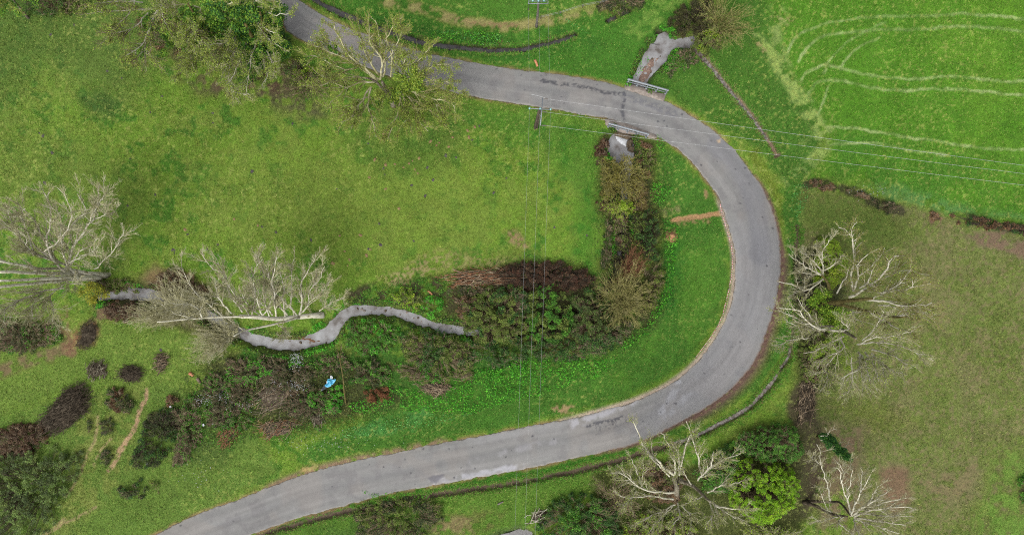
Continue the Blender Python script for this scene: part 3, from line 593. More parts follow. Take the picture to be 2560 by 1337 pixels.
za = 10.45; A1, A2 = Wp(1322, 271.5, za), Wp(1378.5, 274.5, za)
m = MB(); m.bar(A1, A2, .09, .09); arm = m.build('crossarm', MAT_STEEL, po)
for px, py in ((1324,272),(1350.5,272.5),(1376.5,274)):
    m = MB(); c = Wp(px, py, za+.04); disc(m, c, .045, .12); disc(m, c+np.array([0, 0, .08]), .14, .07); disc(m, c+np.array([0, 0, .16]), .12, .06); m.build('insulator', MAT_GLASSG, po, True)
B1, B2 = Wp(1357, 245, 9.9), Wp(1351, 314, 9.9)
m = MB(); m.bar(B1, B2, .11, .11); m.bar(Wp(1352, 290, 9.9), Wp(1345, 284, 9.3), .05, .05); m.build('crossarm', MAT_STEEL, po)
ends = [(B1, (1371,248)), (Wp(1353,279,9.9), (1368,281)), (B2, (1366,314.5))]
for a, b in ends:
    m = MB(); b = Wp(b[0], b[1], 9.9)
    for k in range(4): c = a+(b-a)*(.35+.16*k); m.tube([c-nrm(b-a)*.035, c+nrm(b-a)*.035], [.09, .07], 8)
    m.tube([a, b], [.018, .018], 5); m.build('strain_insulator', MAT_WOOD, po)
q0 = wg(1341, 68); qt = Wp(1346.5, 1.5, 8.3)
po2 = thing('electricity_pole', 'slim grey wooden pole with a ladder-like steel arm beside the upper ditch', 'electricity pole', q0)
m = MB(); m.tube(resamp(np.array([q0+np.array([0, 0, -.2]), (q0+qt)/2+np.array([.03, 0, 0]), qt]), 8), np.linspace(.17, .11, 8), 10); m.build('pole_shaft', MAT_WOOD, po2, True)
m = MB(); zb = 8.2
for y in (3.5, 10): m.bar(Wp(1320, y, zb), Wp(1371, y, zb), .07, .08)
for x in (1321, 1345, 1370): m.bar(Wp(x, 3.5, zb), Wp(x, 10, zb), .06, .06)
m.build('crossarm', MAT_STEEL, po2)
for px in (1332, 1346, 1360):
    m = MB(); c = Wp(px, 3.2, zb+.05); disc(m, c, .045, .12); disc(m, c+np.array([0, 0, .08]), .14, .07); disc(m, c+np.array([0, 0, .16]), .12, .06); m.build('insulator', MAT_GLASSG, po2, True)
for px in (1321, 1347, 1370):
    m = MB(); m.tube([Wp(px, 8, zb), Wp(px, 28, zb-.1)], [.014, .014], 5); m.tube([Wp(px, 21, zb-.06), Wp(px, 26, zb-.1)], [.05, .05], 8); m.build('cable_clamp', MAT_DUNG, po2)
def cable(a, b, sag, label, r=.0085, n=40, group='power cables on the poles', mat=MAT_WIRED):
    t = np.linspace(0, 1, n)[:, None]; P = a*(1-t)+b*t; P[:, 2] -= 4*sag*(t*(1-t))[:, 0]
    m = MB(); m.tube(P, np.full(n, r), 5)
    tag(m.build('power_cable', mat), label, 'cable', group)
NS = [('west', (1321,27), (1324,272), (1274,1720)), ('middle', (1347.5,27), (1350.5,272), (1299,1720)), ('east', (1370,27), (1376.5,274), (1325,1720))]
for nm, a, b, c in NS:
    w = {'west': 'nearest the big meadow', 'middle': 'in the middle of the three', 'east': 'nearest the bend'}[nm]
    cable(Wp(a[0], a[1], zb-.1), Wp(b[0], b[1], za+.2), .12, 'short power cable over the lane between both poles, '+w)
    cable(Wp(b[0], b[1], za+.2), Wp(c[0], c[1], za), .9, 'long power cable down over the thicket and lower road, '+w)
for (a, b, w) in (((1371,248), (2760,440.5), 'topmost'), ((1368,281), (2760,459), 'middle'), ((1366,314.5), (2760,487), 'lowest')):
    cable(Wp(a[0], a[1], 9.9), Wp(b[0], b[1], 9.9), .35, 'pale power cable over the bridge and right field, %s of three' % w, .0115, 70, mat=MAT_WIRE)
cable(Wp(1327.5,236,9.95), Wp(1371,248,9.9), -.12, 'short curved jumper cable at the head of the concrete pole', .02, 16, mat=MAT_WIRE)
# ---------------------------------------------------------------- red and white tape round the inside of the bend
MAT_RED = newmat('red_tape')[0]; MAT_RED.node_tree.nodes['Principled BSDF'].inputs['Base Color'].default_value = rgba(S(196, 62, 58))
MAT_WHT = newmat('white_tape')[0]; MAT_WHT.node_tree.nodes['Principled BSDF'].inputs['Base Color'].default_value = rgba(S(228, 224, 220))
TP = [(1797,512),(1801,533),(1809,560),(1818,590),(1825,616),(1827.5,640),(1827,668),(1824,696),(1819,722),(1812.5,750),(1804,783),(1793,812),(1775,840),(1757,864),(1737,891)]
tp = thing('barrier_tape', 'red and white striped tape on short stakes round the inside of the bend', 'barrier tape', wg(1827, 640))
pts = np.array([wg(p[0], p[1], .62) for p in TP]); pts[:, 2] = .66
dense = []
for i in range(len(pts)-1):
    L = np.linalg.norm(pts[i+1]-pts[i]); n = max(4, int(L/.15)); t = np.arange(n)/n
    q = pts[i]*(1-t[:, None])+pts[i+1]*t[:, None]; q[:, 2] -= .25*4*t*(1-t)*.6; dense.append(q)
dense = resamp(np.vstack(dense+[pts[-1:]]), 200)
tn_ = nrm(np.gradient(dense, axis=0)); sdv = np.c_[-tn_[:, 1], tn_[:, 0], np.zeros(len(tn_))]
tw = .9*np.sin(np.arange(200)*.35); half = .045*(np.cos(tw)[:, None]*sdv+np.sin(tw)[:, None]*np.array([[0, 0, 1.]]))
V = np.vstack([dense-half, dense+half]); i = np.arange(199)
mesh_np('tape', V, [np.stack([i, i+1, i+201, i+200], -1)], parent=tp, mats=[MAT_RED, MAT_WHT], mi=(i//1) % 2)
for p in pts:
    m = MB(); m.tube([np.array([p[0], p[1], -.15]), np.array([p[0]+.02, p[1], .74])], [.022, .018], 7); m.build('stake', MAT_STEEL, tp)
# ---------------------------------------------------------------- wire fence at the top
FP = [(1352,48),(1400,37),(1456,19.5),(1500,11),(1548,-4)]
fe = thing('wire_fence', 'thin wire fence on small pale stakes running from the slim wooden pole', 'fence', wg(1456, 19))
fp = [wg(p[0], p[1], 1.0) for p in FP]
for p in fp:
    m = MB(); m.tube([p+np.array([0, 0, -1.2]), p+np.array([0, 0, .08])], [.05, .045], 7); m.build('post', MAT_WOOD, fe)
for z in (0, -.4):
    m = MB()
    for a, b in zip(fp[:-1], fp[1:]): m.tube([a+np.array([0, 0, z]), b+np.array([0, 0, z])], [.01, .01], 4)
    m.build('fence_wire', MAT_WIRE, fe)
# ---------------------------------------------------------------- litter and odd things
rs = np.random.RandomState(9)
def crumple(name, poly, z, amp, mat, seed, label=None, cat=None, parent=None, n=22):
    P = np.array([wg(p[0], p[1])[:2] for p in poly]); lo, hi = P.min(0), P.max(0)
    g = np.mgrid[0:n, 0:n].reshape(2, -1).T/(n-1.); gx = lo[0]+(hi[0]-lo[0])*g[:, 0]; gy = lo[1]+(hi[1]-lo[1])*g[:, 1]
    sd = sdist(gx, gy, P); base = gz(gx, gy)
    zz = base+z+amp*(fbm(gx*3.5, gy*3.5, 160+seed, 3)-.3)*sst(0, .25, sd)
    ii = np.arange(n*n).reshape(n, n); F = np.stack([ii[:-1, :-1], ii[1:, :-1], ii[1:, 1:], ii[:-1, 1:]], -1).reshape(-1, 4); F = F[(sd[F] > -.02).all(1)]
    o = mesh_np(name, np.c_[gx, gy, zz], [F], mat, parent=parent)
    if label: tag(o, label, cat)
    return o
MAT_BLUE = noisy_mat('blue_plastic', [(.3, S(70, 168, 222)), (.6, S(100, 206, 246))], 3, .35, None, 0, .5)
MAT_WPL = noisy_mat('white_plastic', [(.3, S(196, 200, 208)), (.7, S(232, 234, 238))], 5, .5)
MAT_DPL = noisy_mat('dark_rags', [(.3, S(48, 50, 58)), (.7, S(96, 98, 108))], 5, .8)
bt = thing('plastic_sheet', 'crumpled bright blue plastic sheet dumped in the brambles', 'plastic sheet', wg(828, 953))
crumple('sheet', [(822,945.5),(829,944),(833,947),(842,946),(841,951),(836,957),(828,964),(822,966),(817,965),(814,961),(820,956),(821,950)], .5, .75, MAT_BLUE, 1, parent=bt, n=34)
crumple('white_scrap', [(828,938),(831,936.5),(834.5,940),(834,945),(829,945)], .5, .5, MAT_WPL, 2, parent=bt)
crumple('white_scrap', [(819,951),(821.5,950),(821.5,955.5),(819,956)], .5, .3, MAT_WPL, 3, parent=bt, n=10)
crumple('dark_scrap', [(812,961),(818,965),(819,969),(812,972),(808,976),(806,973)], .45, .4, MAT_DPL, 4, parent=bt)
crumple('white_scrap', [(803.5,976),(807.5,969.5),(809,972),(805.5,978)], .5, .3, MAT_WPL, 5, parent=bt, n=12)
for k, (x, y, w, lb) in enumerate([(938,928,4,'small white plastic scrap among nettles beside the stream bend'),(371,1156,4,'small white plastic scrap at the foot of the dark gorse'),(552,995,7,'torn white plastic rag in the scrub, largest of the litter'),
    (512,1060,6,'white plastic rag near the lower left scrub clump'),(535,1057,5,'pale plastic rag just right of another white rag in scrub'),(430,1015,5,'white scrap beside the grey dead branches in dark scrub'),(1542,1000,0,'')]):
    if w: crumple('plastic_scrap', [(x-w*.6, y-w*.3), (x+w*.2, y-w*.6), (x+w*.6, y), (x+w*.1, y+w*.5), (x-w*.4, y+w*.4)], .35, .4, MAT_WPL, 10+k, lb, 'litter', n=12)
def log(a, b, r, label, mat=MAT_BARKLOG, name='log', up=.1):
    t = thing(name, label, 'log', wg((a[0]+b[0])/2, (a[1]+b[1])/2)); A = wg(a[0], a[1], up); B = wg(b[0], b[1], up); m = MB()
    P = resamp(np.array([A, (A+B)/2+np.array([.03, .04, 0]), B]), 6); m.tube(P, np.full(6, r)*np.array([1, .97, .95, .93, .9, .88]), 9); m.build('log_bark', mat, t)
    for e, o_ in ((P[0], P[0]-P[1]), (P[-1], P[-1]-P[-2])):
        m = MB(); u = nrm(o_); m.tube([e-u*.01, e+u*.006], [r*.9, r*.86], 9); m.build('cut_end', MAT_CUT, t)
log((475,932), (485,938), .22, 'short pinkish cut log on the grass edge of the scrub', MAT_CUT)
log((494,944), (501,957), .2, 'grey bark log lying just right of the pink log', MAT_BARKLOG)
log((1070,727), (1081,737), .14, 'pale curved log lying on the nettles above the stream', MAT_CUT)
log((1337,151), (1343.5,167), .16, 'orange-brown split log on the verge below the slim pole', MAT_CUT, up=.05)
log((1244,1260), (1258,1253), .1, 'thin grey branch lying on the rough grass below the lower road', MAT_WOOD)
def mound(name, poly, h, mat, label, cat, n=30):
    P = np.array([wg(p[0], p[1])[:2] for p in poly]); lo, hi = P.min(0)-.1, P.max(0)+.1
    g = np.mgrid[0:n, 0:n].reshape(2, -1).T/(n-1.); gx = lo[0]+(hi[0]-lo[0])*g[:, 0]; gy = lo[1]+(hi[1]-lo[1])*g[:, 1]
    sd = sdist(gx, gy, P)+.1*(fbm(gx*4, gy*4, 170, 3)-.5)
    zz = gz(gx, gy)-.06+h*sst(0, sd.max()*.8, sd)*(.7+.6*fbm(gx*5, gy*5, 175, 3))+.06*sst(-.05, .05, sd)
    ii = np.arange(n*n).reshape(n, n); F = np.stack([ii[:-1, :-1], ii[1:, :-1], ii[1:, 1:], ii[:-1, 1:]], -1).reshape(-1, 4); F = F[(sd[F] > -.06).all(1)]
    return tag(mesh_np(name, np.c_[gx, gy, zz], [F], mat, smooth=True), label, cat)
mound('soil_heap', [(1664,582),(1676,578),(1690,580),(1696,592),(1688,604),(1676,607),(1664,598)], .55, MAT_DIRT, 'heap of orange-brown clay beside the trench on the inner verge', 'soil heap')
sts = ZP(600, 440, [(875,985),(905,990),(925,1000),(965,1035),(975,1010),(1010,985),(1080,1000),(1120,985),(1190,1030),(1235,1060),(1245,1085),(1290,1055),(1325,1052),(1350,1080),(1400,1100),(450,1235),(520,1237),(600,1240),(640,1235),(370,1225),(1240,1010)])+ZP(1250, 0, [(1130,440),(1160,470),(1100,500),(1190,420),(1060,560),(1080,590),(1120,540),(1040,590),(1010,560)])
rs = np.random.RandomState(61)
for k, (px, py) in enumerate(sts):
    w = Wp(px, py, -.78); r = rs.uniform(.09, .24); rock((w[0], w[1], -.79), (r, r*rs.uniform(.6, .9), r*.6), 100+k, 'stream_stone', 'small pale stone breaking the surface of the shallow stream', 'stone', MAT_CONC if k % 3 else MAT_ROCK, 'stones in the shallow stream', 2)
# molehills and cow pats on the meadow (nothing tells them apart)
def hump(r, h, seed, mat, name):
    rs = np.random.RandomState(seed); k = 14; V = [(0, 0, h)]
    for j, (f, z) in enumerate(((.45, .85), (.8, .4), (1.05, -.12))):
        for i in range(k): a = i*2*np.pi/k; q = r*f*(1+rs.uniform(-.22, .22)); V.append((q*math.cos(a), q*math.sin(a), h*z*(1+rs.uniform(-.2, .2))))
    F3 = [(0, 1+i, 1+(i+1) % k) for i in range(k)]; F4 = [(1+j*k+i, 1+(j+1)*k+i, 1+(j+1)*k+(i+1) % k, 1+j*k+(i+1) % k) for j in (0, 1) for i in range(k)]
    o = mesh_np(name, V, [np.array(F4), np.array(F3)], mat, smooth=True); return o
R2 = lambda l: ZP(600, 0, l); R6 = lambda l: ZP(600, 440, l); R5 = lambda l: ZP(0, 440, l); R1 = lambda l: ZP(0, 0, l); R7 = lambda l: ZP(1250, 440, l)
moles = R2([(1070,990),(1280,1195),(1255,1215),(1330,1175),(1080,1225),(1150,1220),(1215,1245),(1300,1260),(1480,1060),(1460,1080),(1550,1090),(1415,1050),(1745,945),(1580,1020),(1690,970),(1700,1020),(1320,1287),(960,1318),(1000,1185),(1600,915)])+\
    R6([(1080,98),(740,443),(895,440),(940,590),(628,548),(778,558),(815,622),(690,647),(802,665),(135,370),(968,545),(960,12),(1180,240)])+R5([(1375,400),(1740,320),(1915,365)])
pats = R2([(90,1273),(1075,1295),(1065,1252),(1390,1245),(1530,1155),(1605,1170),(950,1065),(1777,935),(1725,1040),(390,920)])+R6([(1275,68),(1375,145),(1035,355),(165,378),(270,418),(530,475),(1290,482),(955,542),(1435,30),(720,95),(1885,125),(1980,15),(1045,512),(565,732)])+\
    R5([(1155,140),(1395,433),(1618,510),(1288,550),(1296,572),(1540,545),(950,220),(745,210),(1195,1290),(330,50)])+R7([(405,382),(645,442)])+R1([(905,582),(800,530),(295,990),(320,1010),(390,1137),(1580,842),(1585,915),(1205,718),(970,1180),(1118,835),(555,185),(380,258)])
for lst, mat, name, cat, lb, gp, r in ((moles, MAT_MOLE, 'molehill', 'molehill', 'small reddish-brown molehill on the big left meadow', 'molehills on the left meadow', (.13, .27)), (pats, MAT_DUNG, 'cow_pat', 'cow pat', 'small dark grey cow pat on the big left meadow', 'cow pats on the left meadow', (.13, .26))):
    protos = [hump(1, .45 if name == 'molehill' else .22, 30+k, mat, name) for k in range(4)]
    rs = np.random.RandomState(77)
    for k, (px, py) in enumerate(lst):
        o = protos[k] if k < 4 else protos[k % 4].copy()
        if k >= 4: C.objects.link(o)
        p = wg(px, py); s = rs.uniform(*r); o.location = tuple(p); o.scale = (s, s*rs.uniform(.6, 1), s); o.rotation_euler = (0, 0, rs.rand()*6)
        tag(o, lb, cat, gp)
# ---------------------------------------------------------------- trees
def grow(P, R, n, L, ang, tr, up, wig, npts, rf, rng, rmin=.006, tap=.3, bias=None):
    B, m, _ = P.shape; idx = np.repeat(np.arange(B), n); N = len(idx)
    t = tr[0]+(tr[1]-tr[0])*rng.rand(N); f = t*(m-1); i = np.minimum(f.astype(int), m-2); u = (f-i)[:, None]
    pos = P[idx, i]*(1-u)+P[idx, i+1]*u; tan = nrm(P[idx, i+1]-P[idx, i]); r0 = R[idx, i]*(1-u[:, 0])+R[idx, i+1]*u[:, 0]
    rnd = rng.normal(0, 1, (N, 3)); perp = nrm(rnd-(rnd*tan).sum(1, keepdims=True)*tan)
    a = rng.uniform(ang[0], ang[1], N)[:, None]; b = np.array([0, 0, up])
    if bias is not None: b = b+np.asarray(bias)
    d = nrm(np.cos(a)*tan+np.sin(a)*perp+b)
    pl = np.linalg.norm(np.diff(P, axis=1), axis=2).sum(1)[idx]
    ln = np.minimum(L[1], np.maximum(L[0], pl*L[2]))*rng.uniform(.55, 1.2, N)*(1.05-.5*t)
    Q = np.zeros((N, npts, 3)); Q[:, 0] = pos
    for k in range(1, npts):
        d = nrm(d+wig*rng.normal(0, 1, (N, 3))+np.array([0, 0, up*.12])); Q[:, k] = Q[:, k-1]+d*(ln/(npts-1))[:, None]
    RR_ = np.maximum(rmin, (r0*rf)[:, None]*np.linspace(1, tap, npts)[None]); return Q, RR_
def limb(pts, h0, h1, n=10, wig=.05, rng=None):
    k = len(pts); hs = np.interp(np.linspace(0, 1, k), [0, 1], [h0, h1]) if not isinstance(h0, (list, tuple)) else np.array(h0)
    P = np.array([Wp(p[0], p[1], h) for p, h in zip(pts, hs)]); P = resamp(cr(P, 5) if k > 2 else P, n)
    if rng is not None:
        L = np.linalg.norm(P[-1]-P[0]); w = rng.normal(0, wig, P.shape)*L/n; w[0] = 0; P = P+w
    return P
KL = 1.9
def leaf_cards(P, size, cols, rng, flat=.95):
    n = len(P); nor = nrm(rng.normal(0, 1, (n, 3))+np.array([0, 0, flat*2])); rnd = rng.normal(0, 1, (n, 3)); t = nrm(np.cross(nor, rnd)); b = np.cross(nor, t)
    s = (size*rng.uniform(.6, 1.35, n))[:, None]
    V = np.stack([P+t*s*.62, P+b*s*.36, P-t*s*.55, P-b*s*.36], 1).reshape(-1, 3)
    return V, np.arange(4*n).reshape(n, 4), np.repeat(cols, 4, 0)
def pick_cols(pal, n, rng, var=.16):
    c = np.array([S(*p[:3]) for p in pal]); w = np.array([p[3] if len(p) > 3 else 1 for p in pal], float); k = rng.choice(len(pal), n, p=w/w.sum())
    return c[k]*np.clip(rng.normal(1, var, (n, 1)), .5, 1.6)*np.clip(rng.normal(1, .05, (n, 3)), .8, 1.2)*KL
OLV = [(86, 104, 42, 3), (104, 120, 52, 3), (70, 86, 38, 2), (124, 138, 62, 1)]
DKG = [(52, 84, 38, 3), (68, 102, 42, 3), (44, 66, 36, 2), (92, 122, 52, 1)]
MID = [(64, 112, 36, 3), (84, 132, 42, 3), (50, 92, 32, 2), (108, 150, 54, 1)]
BRT = [(62, 136, 32, 3), (84, 158, 38, 3), (46, 108, 30, 2), (112, 176, 58, 1)]
YEL = [(112, 142, 34, 3), (136, 162, 44, 3), (88, 118, 30, 2), (160, 180, 60, 1)]
BRN = [(98, 74, 54, 3), (124, 94, 66, 3), (74, 56, 44, 2), (150, 118, 84, 1)]
RED = [(80, 54, 40, 3), (60, 44, 35, 3), (98, 70, 50, 2), (124, 100, 76, 1)]
GOR = [(62, 76, 40, 3), (80, 90, 48, 2), (50, 58, 38, 3), (102, 106, 62, 1)]
IVY = [(92, 132, 40, 3), (70, 110, 40, 2), (124, 150, 52, 2), (52, 88, 40, 1)]
def bare_tree(label, base, trunks, limbs, name='bare_tree', seed=1, lr=.10, l1=(10, (1.2, 4.0, .5)), l2=(7, (.6, 2.0, .5)), l3=(4, (.3, .9, .5)), twig=None, bark=None, tmat=None,
              ivy=None, buds=None, up=.12, tr=.22, group=None, rl=None, droop=0., limbmat=None, ang=(.25, .75), tmin=.0105):
    """trunks/limbs: (h0, h1, pixel points[, radius]); limbs carry three more orders of branches"""
    rng = np.random.RandomState(seed); b = wg(base[0], base[1]); root = thing(name, label, 'tree', b, group)
    m = MB()
    TP_, TR_ = [], []
    for q in trunks:
        P = limb(q[2], q[0], q[1], 12, .02, rng); r = q[3] if len(q) > 3 else tr
        if np.hypot(*(P[0, :2]-b[:2])) < 1.2: P[0, 2] = min(P[0, 2], b[2]-.15)
        R = r*np.linspace(1, .45, 12); R[0] *= 1.35; m.tube(P, R, 9); TP_.append(P); TR_.append(R)
    m.build('trunk', bark or MAT_GREY, root, True)
    LP, LR_ = [], []
    for q in limbs:
        P = limb(q[2], q[0], q[1], 12, .09, rng); L = np.linalg.norm(np.diff(P, axis=0), axis=1).sum()
        r = q[3] if len(q) > 3 else 1.1*.8*min(lr, .022+.012*L); LP.append(P); LR_.append(r*np.linspace(1, .3, 12))
    LP, LR_ = np.array(LP), np.array(LR_)
    V, F = tubes(LP, LR_, 6)
    Q1, S1 = grow(LP, LR_, l1[0], l1[1], ang, (.1, .98), up, .09, 7, .52, rng, .015, .28)
    V1, F1 = tubes(Q1, S1, 4); mesh_np('branches', np.concatenate([V, V1]), [np.concatenate([F[0], F1[0]+len(V)])], limbmat or MAT_PALE, parent=root, smooth=True)
    Q2, S2 = grow(Q1, S1, l2[0]+4, (l2[1][0], l2[1][1]*1.4, l2[1][2]*1.3), (.15, .55), (.1, 1), up-droop, .07, 5, .6, rng, tmin)
    V2, F2 = tubes(Q2, S2, 3); F2 = F2[0]; n2 = len(V2)
    if l3[0]:
        Q3, S3 = grow(Q2, S2, l3[0], (l3[1][0], l3[1][1]*1.3, l3[1][2]*1.1), (.15, .55), (.15, 1), up-droop, .08, 4, .7, rng, tmin*.8)
        V3, F3 = tubes(Q3, S3, 3); V2 = np.concatenate([V2, V3]); F2 = np.concatenate([F2, F3[0]+n2])
    else: Q3 = Q2
    mesh_np('twigs', V2, [F2], tmat or MAT_TWIG, parent=root)
    if buds:   # young leaves along the twigs
        nb, pal, sz = buds; B = Q3.reshape(-1, 3); k = rng.randint(0, len(B), nb); P = B[k]+rng.normal(0, .12, (nb, 3))
        V, F, cc = leaf_cards(P, np.full(nb, sz), pick_cols(pal, nb, rng), rng); mesh_np('young_leaves', V, [F], MAT_LEAF, cc, parent=root)
    if ivy:    # ivy clumps: (n leaves, palette, size, [(px, py, h, rx, rz)...])
        nb, pal, sz, spots = ivy; Ps = []
        for (px, py, h, rx, rz) in spots:
            c = Wp(px, py, h); n = int(nb*max(.25, rx*rx*rz**.5)/max(.25, sum(max(.25, s[3]**2*s[4]**.5) for s in spots))); nl_ = max(5, n//70)
            lob = c+nrm(rng.normal(0, 1, (nl_, 3)))*(rng.rand(nl_, 1)**.4)*np.array([rx, rx, rz]); k = rng.randint(0, nl_, n)
            Ps.append(lob[k]+nrm(rng.normal(0, 1, (n, 3)))*(rng.rand(n, 1)**.5)*np.minimum(.55, rx*.5))
        P = np.vstack(Ps); cl = pick_cols(pal, len(P), rng); cl *= (.75+.5*fbm(P[:, 0]*1.2, P[:, 1]*1.2, 200, 2))[:, None]
        V, F, cc = leaf_cards(P, np.full(len(P), sz), cl, rng); mesh_np('ivy', V, [F], MAT_LEAF, cc, parent=root)
    return root
def auto_limbs(base, fork_h, top_h, spread, n, seed, a0=0, a1=360, fr=.4):
    """limbs that fan out from a fork above base: (h0,h1,pts) in photograph pixels"""
    rng = np.random.RandomState(seed); out = []; b = Wp(base[0], base[1], 0)
    for k in range(n):
        a = math.radians(a0+(a1-a0)*(k+rng.rand()*.8)/n); s = spread*rng.uniform(.6, 1.1); h1 = top_h*rng.uniform(.75, 1.05); h0 = fork_h*rng.uniform(.8, 1.3)
        pts = []; hh = []
        for u in (0, .33, .66, 1):
            q = b[:2]+np.array([math.cos(a), math.sin(a)])*s*(u**1.15)+rng.normal(0, .25, 2)*u; h = h0+(h1-h0)*u**.85
            kk = M*(H-h)/H; pts.append((q[0]/kk+1280, 668.5-q[1]/kk)); hh.append(h)
        out.append((hh, None, pts))
    return out
def up_px(base, h): # pixel where a point h above base shows
    k = H/(H-h); return (1280+(base[0]-1280)*k, 668.5+(base[1]-668.5)*k)
# -- tall poplars on the left edge
def L5(z): return ZP(0, 440, z)
bare_tree('tall pale poplar whose several long trunks lean over the left edge by the stream', (262,692),
    [(0, 16, L5([(790,738),(600,726),(480,722),(320,722),(180,716),(0,712)]), .32), (0, 18, L5([(760,752),(640,750),(470,752),(250,768),(0,775)]), .27), (0, 19, L5([(740,765),(560,768),(400,777),(200,802),(-60,830)]), .27), (2, 17, L5([(740,735),(470,690),(300,690),(190,665),(0,632)]), .22)],
    [(5, 14, L5([(560,725),(480,660),(300,590),(200,510),(100,410),(0,350)]), .17), (7, 14, L5([(480,710),(385,600),(350,500),(375,350),(370,210),(310,110)]), .16), (8, 14, L5([(385,590),(330,480),(280,390),(240,310),(140,230)]), .11), (7, 15, L5([(390,560),(450,480),(540,350),(640,240),(560,130)]), .11),
     (6, 15, L5([(480,710),(530,600),(600,420),(690,320),(740,180),(735,80)]), .17), (11, 15, L5([(690,320),(780,290),(870,260)]), .07), (8, 14, L5([(500,660),(460,540),(455,400),(450,300),(380,230)]), .11), (6, 13, L5([(490,700),(570,590),(660,520),(740,470)]), .10), (3, 11, L5([(700,690),(800,610),(880,500),(930,410)]), .09),
     (9, 15, L5([(300,600),(200,520),(180,440),(60,370)]), .09), (9, 16, L5([(250,590),(210,440),(160,290),(180,250)]), .08), (10, 16, L5([(160,480),(80,330),(40,210)]), .08), (10, 17, L5([(330,560),(460,460),(520,330),(500,180),(430,90)]), .09), (6, 14, L5([(470,700),(380,740),(220,680),(100,650),(-20,640)]), .12), (11, 16, L5([(640,390),(700,260),(800,120)]), .08), (8, 15, L5([(500,650),(600,600),(700,560)]), .07),
     (4, 12, L5([(470,830),(300,865),(150,920),(60,980),(-20,1040)]), .13), (6, 12, L5([(300,865),(240,960),(245,1060)]), .07), (5, 11, L5([(370,880),(385,970),(405,1090)]), .06), (5, 9, L5([(460,740),(500,790),(580,805)]), .07), (4, 9, L5([(480,800),(360,900),(330,1010),(180,1040)]), .06), (8, 14, L5([(150,920),(40,1000),(30,1120)]), .06)],
    seed=3, bark=MAT_PALE, l1=(16, (1.0, 3.2, .42)), l2=(9, (.5, 1.6, .5)), l3=(4, (.3, .7, .5)), tmat=MAT_TWIG, ivy=(1500, [(150,150,50,2),(110,120,50,1)], .16, [(255,725,1,1.0,.8),(220,735,3,1.2,1)]))
# -- birch leaning over the stream
def L6(z): return ZP(600, 440, z)
bare_tree('white-barked birch leaning left over the stream, its branches all raised one way', (808,789),
    [(0, 11, L6([(618,1032),(440,1042),(300,1060),(200,1055),(60,1040),(0,1040)])+L5([(1930,1045),(1790,1045)]), .34), (5, 14, L6([(440,1048),(330,1080),(200,1112),(60,1140)])+L5([(1800,1150),(1740,1190)]), .15), (10, 16, L5([(1950,1045),(1700,1045),(1500,1055),(1300,1070),(1170,1085)]), .13)],
    [(6, 11, L6([(350,1030),(290,960),(255,840),(240,780),(265,600)]), .13), (6, 12, L6([(335,1040),(320,900),(320,800),(300,710)]), .12), (5, 11, L6([(400,1030),(375,950),(375,800),(385,700),(400,620)]), .11), (4, 10, L6([(445,1025),(460,940),(455,800),(490,730),(570,580)]), .13), (4, 9, L6([(440,1020),(500,970),(510,870),(580,780),(630,670)]), .11), (6, 9, L6([(500,950),(600,870),(670,780)]), .07), (1.5, 6, L6([(590,1000),(700,930),(780,900)]), .08),
     (7, 12, L6([(240,1030),(200,980),(120,900),(105,820)]), .11), (8, 13, L6([(150,1035),(60,960),(20,880)]), .1), (9, 13, L6([(90,1035),(110,900),(90,740),(160,620)]), .1), (9, 14, L5([(2050,1040),(2040,900),(2020,770),(2065,600)]), .11), (10, 15, L5([(1800,1010),(1700,850),(1680,740),(1580,690),(1490,560)]), .12), (10, 15, L5([(1950,1030),(1900,900),(1880,790)]), .1), (11, 15, L5([(1720,1020),(1620,900),(1600,760)]), .1), (11, 16, L5([(1500,1045),(1440,960),(1280,950)]), .1), (8, 13, L6([(160,1040),(230,940),(230,800),(200,690)]), .09), (6, 11, L6([(420,1030),(330,930),(190,780),(130,650)]), .09), (10, 14, L5([(1850,1030),(1780,930),(1700,820),(1620,640)]), .09), (10, 15, L5([(1650,1040),(1520,930),(1420,820),(1350,680)]), .09), (9, 13, L5([(2000,1040),(1960,900),(1960,720),(1900,600)]), .08), (8, 12, L6([(20,1140),(-60,1080),(-160,1010)]), .08), (5, 9, L6([(280,1100),(330,1140),(300,1190)]), .06), (12, 16, L5([(1450,1060),(1300,1020),(1180,940)]), .08)],
    name='birch_tree', seed=7, bark=MAT_PALE, l1=(15, (1.0, 2.8, .42)), l2=(9, (.5, 1.5, .5)), l3=(4, (.25, .7, .5)), tmat=MAT_TWIG)
